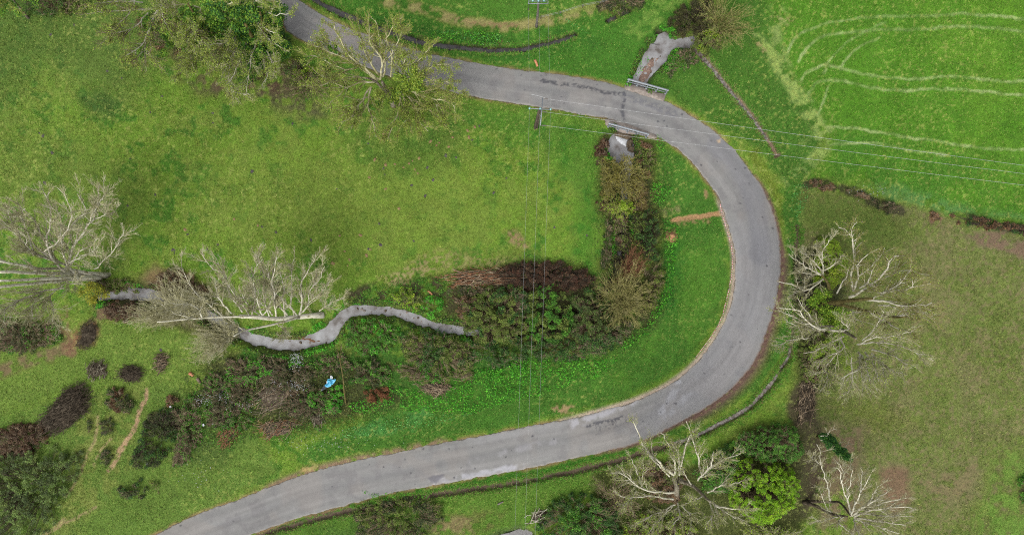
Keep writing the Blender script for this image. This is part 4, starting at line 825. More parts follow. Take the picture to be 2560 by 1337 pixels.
# -- tree over the upper lane
def L2(z): return ZP(600, 0, z)
bare_tree('spreading bare tree overhanging the upper lane, dull white limbs fanning from one crown', (985,262),
    [(0, 6, [(985,262),(968,228),(955,205)], .38), (3, 8, [(972,240),(940,205),(915,195)], .2)],
    [(5, 12, L2([(1020,600),(930,500),(830,430),(760,330),(700,190)]), .15), (5, 12, L2([(1030,590),(870,480),(750,420),(600,360),(540,330)]), .15), (5, 11, L2([(1000,590),(850,570),(720,600),(620,630),(520,640)]), .13), (5, 11, L2([(1000,610),(860,620),(720,710),(660,790)]), .12), (5, 11, L2([(970,650),(890,770),(830,870),(730,915)]), .13), (5, 10, L2([(975,650),(950,790),(1000,930),(1010,1020)]), .12), (5, 10, L2([(950,760),(870,860),(830,960)]), .1), (5, 13, L2([(1040,590),(1060,460),(970,310),(960,110)]), .15), (5, 13, L2([(1060,570),(1080,440),(1040,280),(1000,150)]), .14), (5, 13, L2([(1120,570),(1130,430),(1100,280),(1160,150)]), .13), (5, 12, L2([(1030,560),(940,420),(900,290),(820,210)]), .13), (6, 12, L2([(830,430),(700,380),(640,300),(610,250)]), .09), (6, 12, L2([(870,500),(760,510),(560,420),(500,420)]), .09), (5, 10, L2([(960,720),(760,820),(640,800)]), .08), (6, 13, L2([(1060,480),(1150,360),(1220,200)]), .09), (5, 11, L2([(930,600),(780,650),(600,560),(530,500)]), .09)],
    seed=11, limbmat=MAT_TWIG, buds=(11000, [(124,140,54,3),(104,124,44,2),(146,158,72,1)], .11), bark=MAT_GREY, l1=(13, (1.0, 2.8, .42)), l2=(7, (.5, 1.4, .5)), l3=(3, (.25, .7, .5)), tmat=MAT_TWIGG, ivy=(1500, IVY, .17, [(815,165,8,.7,.6),(835,125,9,.5,.5),(860,215,7,.6,.6),(935,255,5,.8,.6)]))
bare_tree('yellow-lichened bare tree with mossy ivy, right-hand partner of the tree over the lane', (1035,262),
    [(0, 7, [(1035,262),(1022,235),(1012,210)], .3)],
    [(5, 11, L2([(1230,620),(1340,560),(1440,490),(1560,480)]), .11), (5, 12, L2([(1230,600),(1290,500),(1340,430),(1400,370)]), .11), (5, 12, L2([(1220,600),(1210,480),(1260,400)]), .1), (5, 9, L2([(1240,640),(1400,600),(1520,600),(1640,680)]), .1), (5, 9, L2([(1230,660),(1390,720),(1550,760),(1600,830)]), .11), (4, 8, L2([(1220,680),(1310,800),(1330,900),(1400,980)]), .12), (4, 9, L2([(1200,680),(1180,800),(1150,900),(1100,1030)]), .11), (4, 8, L2([(1230,700),(1420,830),(1500,900)]), .1), (4, 8, L2([(1210,700),(1250,860),(1180,960)]), .1), (5, 9, L2([(1180,660),(1080,700),(1010,690)]), .09), (4, 8, L2([(1260,680),(1450,760),(1540,880)]), .09)],
    seed=12, buds=(14000, [(124,140,54,3),(104,124,44,2),(146,158,72,1)], .11), bark=MAT_OLIVE, limbmat=MAT_TWIG, l1=(15, (1.0, 2.8, .45)), l2=(8, (.5, 1.3, .5)), l3=(4, (.25, .6, .5)), tmat=MAT_TWIGG, ivy=(5200, [(124,146,48,3),(98,122,40,2),(150,160,70,1),(70,96,40,1)], .17, [(1020,190,8,1.5,1.2),(1035,210,6,1.3,1.0),(1000,225,6,1.1,.8),(1060,195,8,.8,.5),(990,250,4,1.0,.6),(1025,245,4,1.3,.8),(1045,280,3,1.2,.6)]))
# -- ivy-hung wood in the upper left
def L1(z): return ZP(0, 0, z)
bare_tree('grey bare tree reaching over the meadow, leftmost of the ivy-hung wood', (440,62),
    [(0, 9, [(440,62),(420,25),(400,-10)], .3)],
    [(6, 11, L1([(1200,30),(1120,190),(1075,310),(1000,380),(930,420)]), .12), (7, 11, L1([(1080,300),(1090,400),(1160,440)]), .08), (6, 10, L1([(1160,0),(1200,70),(1220,150),(1260,230)]), .1), (7, 11, L1([(1100,100),(1000,200),(900,240),(820,250)]), .09), (7, 11, L1([(1000,0),(960,110),(860,200),(810,290)]), .09), (6, 9, L1([(1010,370),(1000,430),(945,490)]), .06), (7, 11, L1([(1200,60),(1070,70),(900,80),(720,90)]), .08), (6, 10, L1([(1280,20),(1330,150),(1360,250)]), .1), (7, 12, L1([(1060,20),(880,10),(700,30)]), .08)],
    seed=21, buds=(9000, [(124,140,54,3),(104,124,44,2),(146,158,72,1)], .11), bark=MAT_GREY, l1=(13, (1.0, 3.0, .45)), l2=(7, (.5, 1.5, .5)), l3=(4, (.3, .8, .5)), tmat=MAT_TWIGB, ivy=(3000, IVY, .18, [(370,60,7,1.2,.8),(360,115,5,1.0,.6),(350,130,5,.7,.5),(420,90,5,1.2,.6)]))
bare_tree('yellow-lichened bare tree with curling branches amid the ivy-hung wood', (560,130),
    [(0, 8, [(560,130),(530,95),(500,50)], .3), (4, 11, [(545,112),(500,60),(470,10)], .2)],
    [(6, 11, L1([(1290,20),(1320,100),(1360,240),(1340,330)]), .14), (6, 11, L1([(1490,60),(1480,150),(1440,230)]), .1), (6, 10, L1([(1600,240),(1520,230),(1420,240),(1330,300)]), .11), (6, 10, L1([(1580,240),(1600,310),(1540,370),(1480,380)]), .09), (5, 9, L1([(1450,260),(1430,380),(1420,440),(1460,540)]), .09), (7, 12, L1([(1480,60),(1300,30),(1150,60)]), .1), (5, 9, L1([(1430,380),(1520,460),(1590,510)]), .06), (6, 10, L1([(1660,280),(1700,350),(1640,430),(1540,440)]), .09), (7, 12, L1([(1550,120),(1640,60),(1750,10)]), .1), (6, 9, L1([(1560,240),(1450,280),(1380,380)]), .08), (5, 9, L1([(1420,420),(1400,480),(1340,560)]), .05)],
    seed=22, buds=(13000, [(124,140,54,3),(104,124,44,2),(146,158,72,1)], .11), bark=MAT_OLIVE, limbmat=MAT_TWIG, l1=(14, (1.0, 2.6, .45)), l2=(7, (.5, 1.4, .5)), l3=(4, (.25, .7, .5)), tmat=MAT_TWIG, ivy=(5200, IVY, .18, [(430,65,8,1.6,.8),(480,40,9,1.6,1),(520,20,9,1.6,1),(400,140,4,1.0,.6),(480,110,6,1.2,.6),(545,70,7,1.3,.8)]))
bare_tree('ivy-smothered tree by the lane edge, darkest green of the upper left wood', (665,150),
    [(0, 9, [(665,150),(640,110),(612,60)], .34), (3, 10, [(655,135),(660,90),(650,30)], .22)],
    [(6, 11, L1([(1830,60),(1920,170),(2000,230),(2060,240)]), .11), (6, 11, L1([(1850,60),(1960,60),(2020,110),(2160,100)]), .1), (5, 9, L1([(1800,300),(1720,420),(1680,500),(1640,590)]), .11), (5, 9, L1([(1830,320),(1800,420),(1750,530),(1690,640)]), .1), (5, 8, L1([(1900,320),(1870,420),(1850,560),(1830,690)]), .1), (4, 8, L1([(1950,380),(1960,480),(1990,560),(1940,640)]), .09), (5, 9, L1([(1980,380),(2030,470),(2080,510)]), .08), (6, 12, L1([(1800,80),(1850,20),(1960,0)]), .09), (6, 10, L1([(1780,250),(1700,310),(1560,330)]), .09), (6, 11, L1([(1900,150),(2000,300),(2090,350)]), .09), (5, 8, L1([(1720,420),(1700,560),(1730,680),(1850,700)]), .08), (4, 7, L1([(1680,560),(1720,640),(1850,720)]), .06)],
    seed=23, buds=(11000, [(124,140,54,3),(104,124,44,2),(146,158,72,1)], .11), bark=MAT_OLIVE, l1=(13, (.9, 2.4, .45)), l2=(7, (.5, 1.3, .5)), l3=(3, (.25, .7, .5)), tmat=MAT_TWIG, ivy=(15000, [(62,106,40,3),(44,82,40,3),(96,138,44,3),(120,148,48,2)], .19, [(560,15,10,1.8,1),(600,35,9,1.9,1.2),(640,20,9,1.6,1.2),(690,15,8,1.0,1),(575,65,7,1.5,1),(620,90,6,1.8,1.2),(650,125,5,1.7,1.2),(690,60,7,1.2,1),(640,165,4,1.4,1),(620,190,3,1.2,1.2),(605,205,3,.8,.8),(690,110,4,1.5,1),(715,135,3,1.2,.8),(560,105,6,1.2,.8),(530,60,8,1.2,.8)]))
bare_tree('slender grey tree at the top left corner, twigs spreading over rough grass', (70,45),
    [(0, 6, [(70,45),(45,15),(20,-15)], .16)], auto_limbs((40,20), 3, 7, 4.0, 8, 24, 180, 380), seed=24, buds=(2500, [(124,140,54,3),(104,124,44,2),(146,158,72,1)], .11), bark=MAT_GREY, limbmat=MAT_TWIGG, l1=(11, (.8, 2.2, .45)), l2=(6, (.4, 1.1, .5)), l3=(3, (.25, .6, .5)), tmat=MAT_TWIGG, ivy=(1500, IVY, .17, [(20,20,4,1.4,.7),(70,-5,4,1.6,.8)]))
# -- right-hand trees
def L8(z): return ZP(1860, 440, z)
bare_tree('big bare tree right of the road whose mossy trunk leans right over the pasture', (2062,757),
    [(0, 12, [(2062,757),(2079,756),(2130,751),(2180,746)], .34), (2, 13, L8([(640,940),(740,960),(950,1010),(1100,1045),(1200,1045)]), .22)],
    [(9, 15, L8([(900,915),(1050,930),(1150,960),(1280,960),(1400,950)]), .14), (6, 14, L8([(780,900),(900,840),(1030,740),(1100,610),(1150,590)]), .17), (8, 13, L8([(860,830),(920,790),(955,700)]), .12), (8, 14, L8([(1100,1045),(1200,1030),(1320,1020),(1420,1060)]), .12), (7, 13, L8([(950,1020),(1100,1110),(1250,1170)]), .13), (8, 15, L8([(950,915),(1080,850),(1220,840),(1260,780)]), .11), (9, 15, L8([(1000,890),(1150,800),(1240,690)]), .1), (6, 13, L8([(810,850),(850,740),(850,640),(930,580)]), .13), (6, 14, L8([(810,850),(800,720),(820,590),(805,480),(745,390),(690,380)]), .14), (11, 14, L8([(805,480),(800,390),(840,340)]), .08), (9, 14, L8([(860,740),(960,660),(1050,540)]), .08), (8, 14, L8([(940,860),(1100,860),(1380,800)]), .09), (8, 14, L8([(1000,960),(1200,980),(1360,1010)]), .09), (5, 11, L8([(800,980),(830,1060),(960,1100)]), .09), (9, 14, L8([(1020,770),(1180,700),(1380,740)]), .08), (4, 10, L8([(690,870),(760,750),(780,690)]), .1)],
    seed=31, buds=(2500, [(124,140,54,3),(104,124,44,2),(146,158,72,1)], .11), bark=MAT_OLIVE, l1=(13, (1.0, 2.8, .42)), l2=(7, (.5, 1.4, .5)), l3=(3, (.25, .7, .5)), tmat=MAT_TWIGG, ivy=(3600, [(120,152,44,3),(94,130,36,2),(150,170,60,1)], .17, [(2050,745,3,1.3,.8),(2080,800,3,1.5,.8),(2100,790,3,1.0,.6)]))
bare_tree('bare tree at the roadside with white limbs reaching left across the asphalt edge', (2064,735),
    [(0, 8, L8([(625,890),(632,850),(620,790),(580,740)]), .24)],
    [(7, 12, L8([(585,745),(590,680),(580,600),(630,470)]), .11), (7, 11, L8([(580,740),(480,690),(400,630),(330,585)]), .12), (7, 12, L8([(575,700),(480,600),(410,560)]), .1), (6, 10, L8([(600,760),(540,800),(450,850),(340,800),(240,780)]), .12), (8, 12, L8([(600,700),(690,640),(720,590)]), .08), (6, 9, L8([(450,850),(360,880),(320,920)]), .07), (7, 10, L8([(560,730),(440,720),(400,700)]), .08), (8, 12, L8([(590,640),(540,540),(520,500)]), .07)],
    seed=32, bark=MAT_OLIVE, l1=(12, (.9, 2.4, .42)), l2=(7, (.4, 1.2, .5)), l3=(3, (.25, .6, .5)), tmat=MAT_TWIG)
bare_tree('bare tree below the big leaning one, white limbs spread both to road and pasture', (2085,815),
    [(0, 9, [(2085,815),(2115,830),(2140,845)], .28), (2, 8, [(2092,818),(2070,815),(2045,818)], .18)],
    [(7, 12, L8([(740,1150),(650,1150),(540,1130),(450,1060),(400,1000),(230,980)]), .14), (7, 12, L8([(600,1150),(540,1100),(430,960),(400,890)]), .1), (7, 11, L8([(540,1140),(430,1080),(330,1030),(240,1000)]), .1), (6, 11, L8([(560,1150),(430,1120),(310,1080)]), .09), (8, 13, L8([(740,1150),(780,1130),(700,1070)]), .08), (7, 12, L8([(740,1190),(650,1230),(560,1290),(440,1320)]), .11), (7, 11, L8([(480,1200),(380,1210),(280,1240),(200,1260)]), .08),
     (8, 14, ZP(1860,887,[(850,-20),(860,60),(850,110),(720,170)]), .12), (8, 13, ZP(1860,887,[(865,0),(872,100),(875,270)]), .12), (8, 14, ZP(1860,887,[(870,0),(900,60),(935,190)]), .11), (8, 14, ZP(1860,887,[(900,-20),(960,60),(1000,200)]), .11), (8, 14, ZP(1860,887,[(950,-10),(1030,90),(1050,220)]), .11), (8, 15, ZP(1860,887,[(950,-40),(1100,0),(1220,80)]), .11), (8, 14, ZP(1860,887,[(1000,40),(1110,120),(1200,140)]), .08), (8, 14, L8([(840,1250),(980,1240),(1150,1260),(1330,1330)]), .1), (6, 11, L8([(720,1200),(740,1280),(620,1340),(540,1430)]), .1), (6, 10, ZP(1860,887,[(740,-60),(620,70),(590,120),(480,150)]), .09), (5, 9, ZP(1860,887,[(800,20),(800,200),(760,300)]), .09), (6, 10, ZP(1860,887,[(600,100),(620,180),(560,280)]), .06), (9, 14, L8([(880,1220),(980,1120),(1040,1000)]), .09), (9, 14, L8([(860,1250),(960,1200),(1100,1190),(1260,1150)]), .09)],
    seed=33, buds=(2500, [(124,140,54,3),(104,124,44,2),(146,158,72,1)], .11), bark=MAT_GREY, l1=(12, (1.0, 2.6, .42)), l2=(7, (.5, 1.3, .5)), l3=(3, (.25, .7, .5)), tmat=MAT_TWIG, ivy=(2200, [(120,142,46,3),(94,118,40,2)], .16, [(2090,850,3,1.5,.8),(2060,880,2,1.6,.8),(2110,900,2,1.2,.6)]))
# -- bottom trees
def L3(z): return ZP(1250, 887, z)
bare_tree('large bone-white bare tree by the lower ditch, one long limb pointing at the road', (1690,1232),
    [(0, 8, [(1690,1240),(1692,1226),(1690,1210),(1683,1193)], .4), (5, 11, L3([(1330,930),(1430,970),(1510,1040),(1560,1090)]), .26)],
    [(8, 15, L3([(1290,890),(1200,820),(1100,720),(1050,660),(1040,590),(990,490)]), .16), (8, 13, L3([(1260,900),(1180,820),(1100,740),(1060,690)]), .1), (8, 15, L3([(1300,890),(1290,720),(1240,650),(1215,590),(1185,575)]), .12), (8, 15, L3([(1330,890),(1365,720),(1400,620),(1440,550)]), .12), (9, 14, L3([(1330,860),(1325,740),(1295,690)]), .08), (9, 14, L3([(1500,890),(1470,750),(1440,640),(1390,500)]), .12), (9, 14, L3([(1470,930),(1560,830),(1590,720)]), .11), (9, 14, L3([(1420,960),(1360,870),(1310,850)]), .08), (8, 12, L3([(1290,1020),(1100,1010),(1000,950),(860,860)]), .14), (7, 11, L3([(1290,1070),(1130,1045),(1000,1060),(890,1050)]), .12), (9, 13, L3([(1050,950),(1010,850),(980,770)]), .09), (9, 13, L3([(1050,940),(1065,870),(1060,770)]), .09), (8, 13, L3([(1010,960),(940,880),(850,870)]), .08), (6, 11, L3([(1300,1110),(1130,1190),(1020,1250)]), .1), (7, 11, L3([(1010,1010),(960,1080),(910,1130)]), .08), (7, 12, L3([(1320,1100),(1330,1200),(1250,1290)]), .1), (8, 13, L3([(1560,1090),(1660,1130),(1860,1150)]), .11), (8, 13, L3([(1540,1020),(1660,960),(1800,940)]), .1), (8, 12, L3([(1560,1090),(1580,1190),(1520,1260)]), .1), (8, 13, L3([(1500,1050),(1440,1080),(1380,1100)]), .09), (9, 14, L3([(1520,880),(1640,780),(1790,740)]), .08), (7, 11, L3([(1350,1120),(1420,1200),(1400,1330)]), .09), (8, 12, L3([(1580,1100),(1720,1190),(1830,1230)]), .09), (7, 11, L3([(1280,1120),(1180,1230),(1100,1330)]), .09)],
    seed=41, buds=(3500, [(124,140,54,3),(104,124,44,2),(146,158,72,1)], .11), bark=MAT_GREY, l1=(12, (1.0, 2.6, .4)), l2=(7, (.5, 1.3, .5)), l3=(3, (.25, .7, .5)), tmat=MAT_TWIG)
def L4(z): return ZP(1860, 887, z)
bare_tree('white bare tree on bare brown ground at lower right, its dark trunks leaning right', (2010,1255),
    [(0, 8, L4([(440,1090),(560,1130),(650,1180),(770,1200)]), .24), (0, 8, L4([(450,1085),(650,1090),(720,1100),(790,1190)]), .2)],
    [(7, 13, L4([(790,1190),(830,1100),(880,1000),(940,890)]), .13), (7, 13, L4([(800,1190),(900,1120),(1000,1060),(1095,980)]), .13), (7, 13, L4([(820,1200),(950,1150),(1100,1130),(1240,1130)]), .13), (7, 12, L4([(820,1205),(1000,1230),(1200,1265)]), .13), (7, 12, L4([(830,1220),(980,1270),(1150,1320)]), .11), (4, 11, L4([(640,1080),(620,950),(575,830),(550,660)]), .1), (6, 12, L4([(800,1190),(760,1060),(720,950),(705,850),(640,830)]), .12), (8, 12, L4([(720,950),(740,870),(690,790)]), .07), (6, 12, L4([(790,1180),(770,1030),(800,900),(790,810)]), .09), (7, 13, L4([(860,1040),(870,930),(875,830)]), .08), (5, 10, L4([(660,1180),(610,1120),(575,1030)]), .08), (6, 12, L4([(820,1215),(830,1290),(880,1360)]), .1), (6, 11, L4([(740,1200),(700,1240),(790,1310),(840,1360)]), .1), (5, 9, L4([(700,1195),(640,1215),(550,1245)]), .07), (8, 13, L4([(900,1150),(1050,1090),(1210,1060)]), .1), (8, 13, L4([(900,1140),(960,1040),(1000,960)]), .1), (8, 12, L4([(580,830),(540,790),(490,760)]), .06), (7, 12, L4([(850,1180),(1040,1190),(1260,1200)]), .1)],
    seed=42, bark=MAT_TWIGD, limbmat=MAT_PALE, l1=(12, (.9, 2.2, .4)), l2=(6, (.4, 1.1, .5)), l3=(3, (.25, .6, .5)), tmat=MAT_TWIG)
bare_tree('narrow ivy-clad trunk leaning over the pasture edge, dark green with bare top twigs', (2045,1090),
    [(0, 8.6, [(2045,1090),(2080,1112),(2124,1147)], .2)], [(3, 6, L4([(570,600),(620,600),(640,560),(690,545)]), .06), (3, 7, L4([(570,630),(680,660),(730,640)]), .06), (6, 8, L4([(740,700),(770,660),(780,640)]), .04)],
    name='ivy_tree', seed=43, bark=MAT_OLIVE, l1=(4, (.5, 1.2, .4)), l2=(4, (.3, .7, .5)), l3=(0, 0), tmat=MAT_TWIG, ivy=(5200, [(58,102,44,3),(42,80,40,2),(84,128,50,2)], .17, [(2060,1094,2,.5,.9),(2072,1101,3.5,.75,.9),(2086,1113,5.5,.7,.8),(2100,1125,7,.6,.7),(2112,1136,7.8,.5,.6),(2122,1146,8.6,.32,.5)]))
bare_tree('thin leaning dead sapling with pale stem standing over the brambles by the blue sheet', (866,1012), [(0, 5, [(866,1014),(861,985),(858,950),(852,910),(846,880)], .1)],
    [(4, 6.5, [(852,910),(846,885),(838,850)], .05), (4, 6, [(850,905),(852,880),(848,845)], .05)], name='dead_sapling', seed=44, bark=MAT_OLIVE, limbmat=MAT_OLIVE, l1=(3, (.4, 1.0, .4)), l2=(2, (.2, .5, .5)), l3=(0, 0), tmat=MAT_TWIGB)
# ---------------------------------------------------------------- shrubs, brambles and brush piles
def poly_w(poly, z): return np.array([Wp(p[0], p[1], z)[:2] for p in poly])
def fill(poly, n, rng):
    lo, hi = poly.min(0), poly.max(0); out = np.zeros((0, 2))
    while len(out) < n:
        q = lo+(hi-lo)*rng.rand(n*3, 2); out = np.vstack([out, q[inside(q[:, 0], q[:, 1], poly)]])
    return out[:n]
_SEED = [300]
def shrub(label, poly, h, pal, dens=1.0, ls=.17, name='shrub', cat='shrub', group=None, stems=1.0, tmat=None, gap=.42, hmin=.35, kind=None, pal2=None, cs=1.0):
    """foliage of many leaf-sized faces gathered in clumps, on twiggy stems"""
    _SEED[0] += 1; rng = np.random.RandomState(_SEED[0]); pw = poly_w(poly, h*.6); A = .5*abs(np.dot(pw[:, 0], np.roll(pw[:, 1], 1))-np.dot(pw[:, 1], np.roll(pw[:, 0], 1)))
    nc = int(max(14, A*6.5/cs**2)); c = fill(pw, nc, rng); sd = sdist(c[:, 0], c[:, 1], pw); mx = max(sd.max(), .2)
    dome = np.sqrt(np.clip(sd/min(mx, 1.6), .06, 1)); hn = .55+.8*fbm(c[:, 0]/1.6, c[:, 1]/1.6, 210, 3)
    keep = fbm(c[:, 0]/.9+31, c[:, 1]/.9, 215, 2) > gap-.17; keep &= sd+1.5*(fbm(c[:, 0]/1.2, c[:, 1]/1.2, 217, 3)-.42) > 0; c, dome, hn = c[keep], dome[keep], hn[keep]
    z0 = gzs(c[:, 0], c[:, 1]); zc = z0+h*dome*hn*(hmin+(1-hmin)*rng.rand(len(c))**.6); r = rng.uniform(.18, .46, len(c))*(.72+.11*h)*cs
    nl = (np.maximum(7, 430*r*r*dens*(.17/ls)**1.5)).astype(int); k = np.repeat(np.arange(len(c)), nl); N = len(k)
    off = nrm(rng.normal(0, 1, (N, 3)))*(rng.rand(N, 1)**.45)*r[k][:, None]*np.array([1, 1, .75]); P = np.c_[c[k], zc[k]]+off
    P[:, 2] = np.maximum(P[:, 2], gz(P[:, 0], P[:, 1])+.03)
    cc = pick_cols(pal, len(c), rng, .14)[k]*.55+pick_cols(pal, N, rng, .2)*.45
    if pal2 is not None:
        q = fbm(P[:, 0]/1.3, P[:, 1]/1.3, 220, 2) > .55; cc[q] = pick_cols(pal2, int(q.sum()), rng, .2)
    V, F, cl = leaf_cards(P, np.full(N, ls), cc, rng); ctr = pw.mean(0); root = thing(name, label, cat, (ctr[0], ctr[1], gz1(*ctr)), group)
    mesh_np('foliage', V, [F], MAT_LEAF, cl, parent=root)
    ns = int(len(c)*stems)
    if ns:
        j = rng.randint(0, len(c), ns); b = ctr+(c[j]-ctr)*.55+rng.normal(0, .2, (ns, 2)); e = np.c_[c[j], zc[j]+r[j]*rng.uniform(.3, 1.3, ns)]; s = np.c_[b, gz(b[:, 0], b[:, 1])-.05]
        t = np.linspace(0, 1, 6)[None, :, None]; mid = (s+e)/2+np.array([0, 0, .25*h])*rng.rand(ns, 1)+rng.normal(0, .15, (ns, 3))
        Q = s[:, None]*(1-t)**2+2*t*(1-t)*mid[:, None]+t**2*e[:, None]; R = rng.uniform(.012, .03, (ns, 1))*np.linspace(1, .4, 6)
        Q2, S2 = grow(Q, R, 4, (.25, .9, .4), (.4, 1.1), (.4, 1), .1, .2, 4, .6, rng, .009); V, F = tubes(Q, R, 4); V2, F2 = tubes(Q2, S2, 3)
        mesh_np('stems', np.concatenate([V, V2]), [np.concatenate([F[0], F2[0]+len(V)])], tmat or MAT_TWIGB, parent=root)
    return root
def stem_shrub(label, bases, poly, h, n, tmat, name='shrub', cat='shrub', leaves=None, r=(.012, .035), arch=.45, ch=(6, (.4, 1.6, .4)), ch2=3, group=None, hmin=.35):
    """arching leafless stems that fan from their roots"""
    _SEED[0] += 1; rng = np.random.RandomState(_SEED[0]); pw = poly_w(poly, h*.6); e = fill(pw, n, rng); bw = np.array([Wp(b[0], b[1], 0)[:2] for b in bases]); j = rng.randint(0, len(bw), n)
    s = bw[j]+rng.normal(0, .3, (n, 2)); s = np.c_[s, gz(s[:, 0], s[:, 1])-.05]; e = np.c_[e, gzs(e[:, 0], e[:, 1])+h*rng.uniform(hmin, 1, n)]
    t = np.linspace(0, 1, 8)[None, :, None]; mid = s*.5+e*.5+np.array([0, 0, arch*h])*rng.uniform(.4, 1, (n, 1))+rng.normal(0, .25, (n, 3))
    Q = s[:, None]*(1-t)**2+2*t*(1-t)*mid[:, None]+t**2*e[:, None]; R = rng.uniform(r[0], r[1], (n, 1))*np.linspace(1, .35, 8)
    Q2, S2 = grow(Q, R, ch[0], ch[1], (.25, .8), (.25, 1), .05, .15, 5, .6, rng, .011); Q3, S3 = grow(Q2, S2, ch2, (.25, .8, .45), (.3, .9), (.2, 1), .05, .2, 4, .7, rng, .009)
    root = thing(name, label, cat, (bw[0][0], bw[0][1], gz1(*bw[0])), group); V, F = tubes(Q, R, 4); mesh_np('stems', V, F, tmat, parent=root)
    V2, F2 = tubes(Q2, S2, 3); V3, F3 = tubes(Q3, S3, 3); mesh_np('twigs', np.concatenate([V2, V3]), [np.concatenate([F2[0], F3[0]+len(V2)])], tmat, parent=root)
    if leaves:
        nb, pal, sz = leaves; B = Q3.reshape(-1, 3); k = rng.randint(0, len(B), nb); P = B[k]+rng.normal(0, .1, (nb, 3)); V, F, cc = leaf_cards(P, np.full(nb, sz), pick_cols(pal, nb, rng), rng); mesh_np('young_leaves', V, [F], MAT_LEAF, cc, parent=root)
    return root
def brush(label, poly, h, n, mat, L=(1.0, 2.6), ang=None, spread=.6, r=(.014, .035), mat2=None, name='brush_pile', group=None, core=None):
    """a heap of cut branches: a low mound of litter with sticks lying over it"""
    _SEED[0] += 1; rng = np.random.RandomState(_SEED[0]); pw = poly_w(poly, h*.4); c = fill(pw, n, rng); sd = sdist(c[:, 0], c[:, 1], pw); ctr = pw.mean(0); root = thing(name, label, 'brush pile', (ctr[0], ctr[1], gz1(*ctr)), group)
    z = gz(c[:, 0], c[:, 1])+h*np.sqrt(np.clip(sd/max(sd.max(), .1), 0, 1))*rng.rand(n)**.5+.05
    a = rng.uniform(0, math.pi, n) if ang is None else math.radians(ang)+rng.normal(0, spread, n); ln = rng.uniform(L[0], L[1], n)*.5
    d = np.c_[np.cos(a), np.sin(a), rng.normal(0, .16, n)]*ln[:, None]; t = np.linspace(-1, 1, 5)[None, :, None]
    Q = np.c_[c, z][:, None]+d[:, None]*t+rng.normal(0, .06, (n, 5, 3)); R = 1.5*rng.uniform(r[0], r[1], (n, 1))*np.linspace(1, .5, 5)
    Q[..., 2] = np.maximum(Q[..., 2], gz(Q[..., 0], Q[..., 1])+.02)
    Q2, S2 = grow(Q, R, 3, (.3, .9, .4), (.3, .8), (.3, 1), .02, .15, 4, .6, rng, .009); V, F = tubes(Q, R, 4); V2, F2 = tubes(Q2, S2, 3)
    h2 = n//2 if mat2 else n
    if mat2:
        Va, Fa = tubes(Q[:h2], R[:h2], 4); Vb, Fb = tubes(Q[h2:], R[h2:], 4); mesh_np('sticks', Va, Fa, mat2, parent=root); V, F = Vb, Fb
    mesh_np('sticks', np.concatenate([V, V2]), [np.concatenate([F[0], F2[0]+len(V)])], mat, parent=root)
    m = 26; pw = pw.mean(0)+(pw-pw.mean(0))*.82; lo, hi = pw.min(0), pw.max(0); g = np.mgrid[0:m, 0:m].reshape(2, -1).T/(m-1.); gx = lo[0]+(hi[0]-lo[0])*g[:, 0]; gy = lo[1]+(hi[1]-lo[1])*g[:, 1]; s2 = sdist(gx, gy, pw)+.25*(fbm(gx*3, gy*3, 230, 2)-.5)
    zz = gz(gx, gy)-.05+h*.62*np.sqrt(np.clip(s2/max(s2.max(), .1), 0, 1))*(.7+.6*fbm(gx*4, gy*4, 235, 3)); ii = np.arange(m*m).reshape(m, m); F = np.stack([ii[:-1, :-1], ii[1:, :-1], ii[1:, 1:], ii[:-1, 1:]], -1).reshape(-1, 4); F = F[(s2[F] > 0).all(1)]
    mesh_np('leaf_litter', np.c_[gx, gy, zz], [F], core or MAT_TWIGD, parent=root, smooth=True); return root
# -- along the stream below the bridge
stem_shrub('olive-brown budding shrub closing over the stream just below the boulders', [(1552,430),(1535,470)], [(1500,400),(1530,388),(1585,385),(1625,440),(1622,500),(1565,515),(1510,505),(1498,450)], 3.2, 90, MAT_TWIGG, leaves=(4200, [(112,104,44,3),(92,92,40,2),(128,124,54,1)], .12), r=(.014, .03))
shrub('olive shrub on the left bank hugging the boulder pool', [(1502,415),(1530,392),(1560,400),(1560,450),(1530,500),(1505,490)], 2.2, [(92,92,40,3),(112,108,50,2),(74,72,38,2)], .7, .12, stems=2, tmat=MAT_TWIGG)
shrub('brown-olive shrub on the right bank below the boulder pool', [(1575,470),(1600,440),(1622,470),(1620,520),(1590,530)], 2.4, [(104,92,48,3),(84,74,44,2),(120,110,56,1)], .7, .12, stems=2, tmat=MAT_TWIGB)
shrub('small bright lime shrub crowning the streamside scrub', [(1545,500),(1570,498),(1590,510),(1585,530),(1560,528),(1545,518)], 3.0, YEL, .9, .12)
stem_shrub('buff-twigged shrub spreading over the left bank beside the lime shrub', [(1535,530)], [(1505,495),(1560,490),(1580,530),(1560,555),(1515,555)], 2.2, 45, MAT_TWIGG, leaves=(1200, YEL, .11))
shrub('rusty bramble bank on the left of the boulder pool', [(1488,362),(1512,340),(1524,360),(1518,400),(1500,425),(1490,400)], .9, RED, .9, .11, name='bramble', cat='bramble', stems=2)
shrub('dull brown and green bramble bank on the right of the boulder pool', [(1596,352),(1625,355),(1642,385),(1640,440),(1612,450),(1596,405)], 1.0, BRN, .9, .11, name='bramble', cat='bramble', stems=2, pal2=OLV)
shrub('dark reddish thorn clump jutting into the meadow beside the stream', [(1484,505),(1512,496),(1528,515),(1520,532),(1500,528)], 1.2, RED, .8, .11, stems=3)
shrub('dark ragged sedge bank on the meadow side of the shaded stream', [(1508,545),(1532,548),(1534,600),(1528,665),(1498,672),(1512,610)], .9, GOR, .8, .12, stems=2)
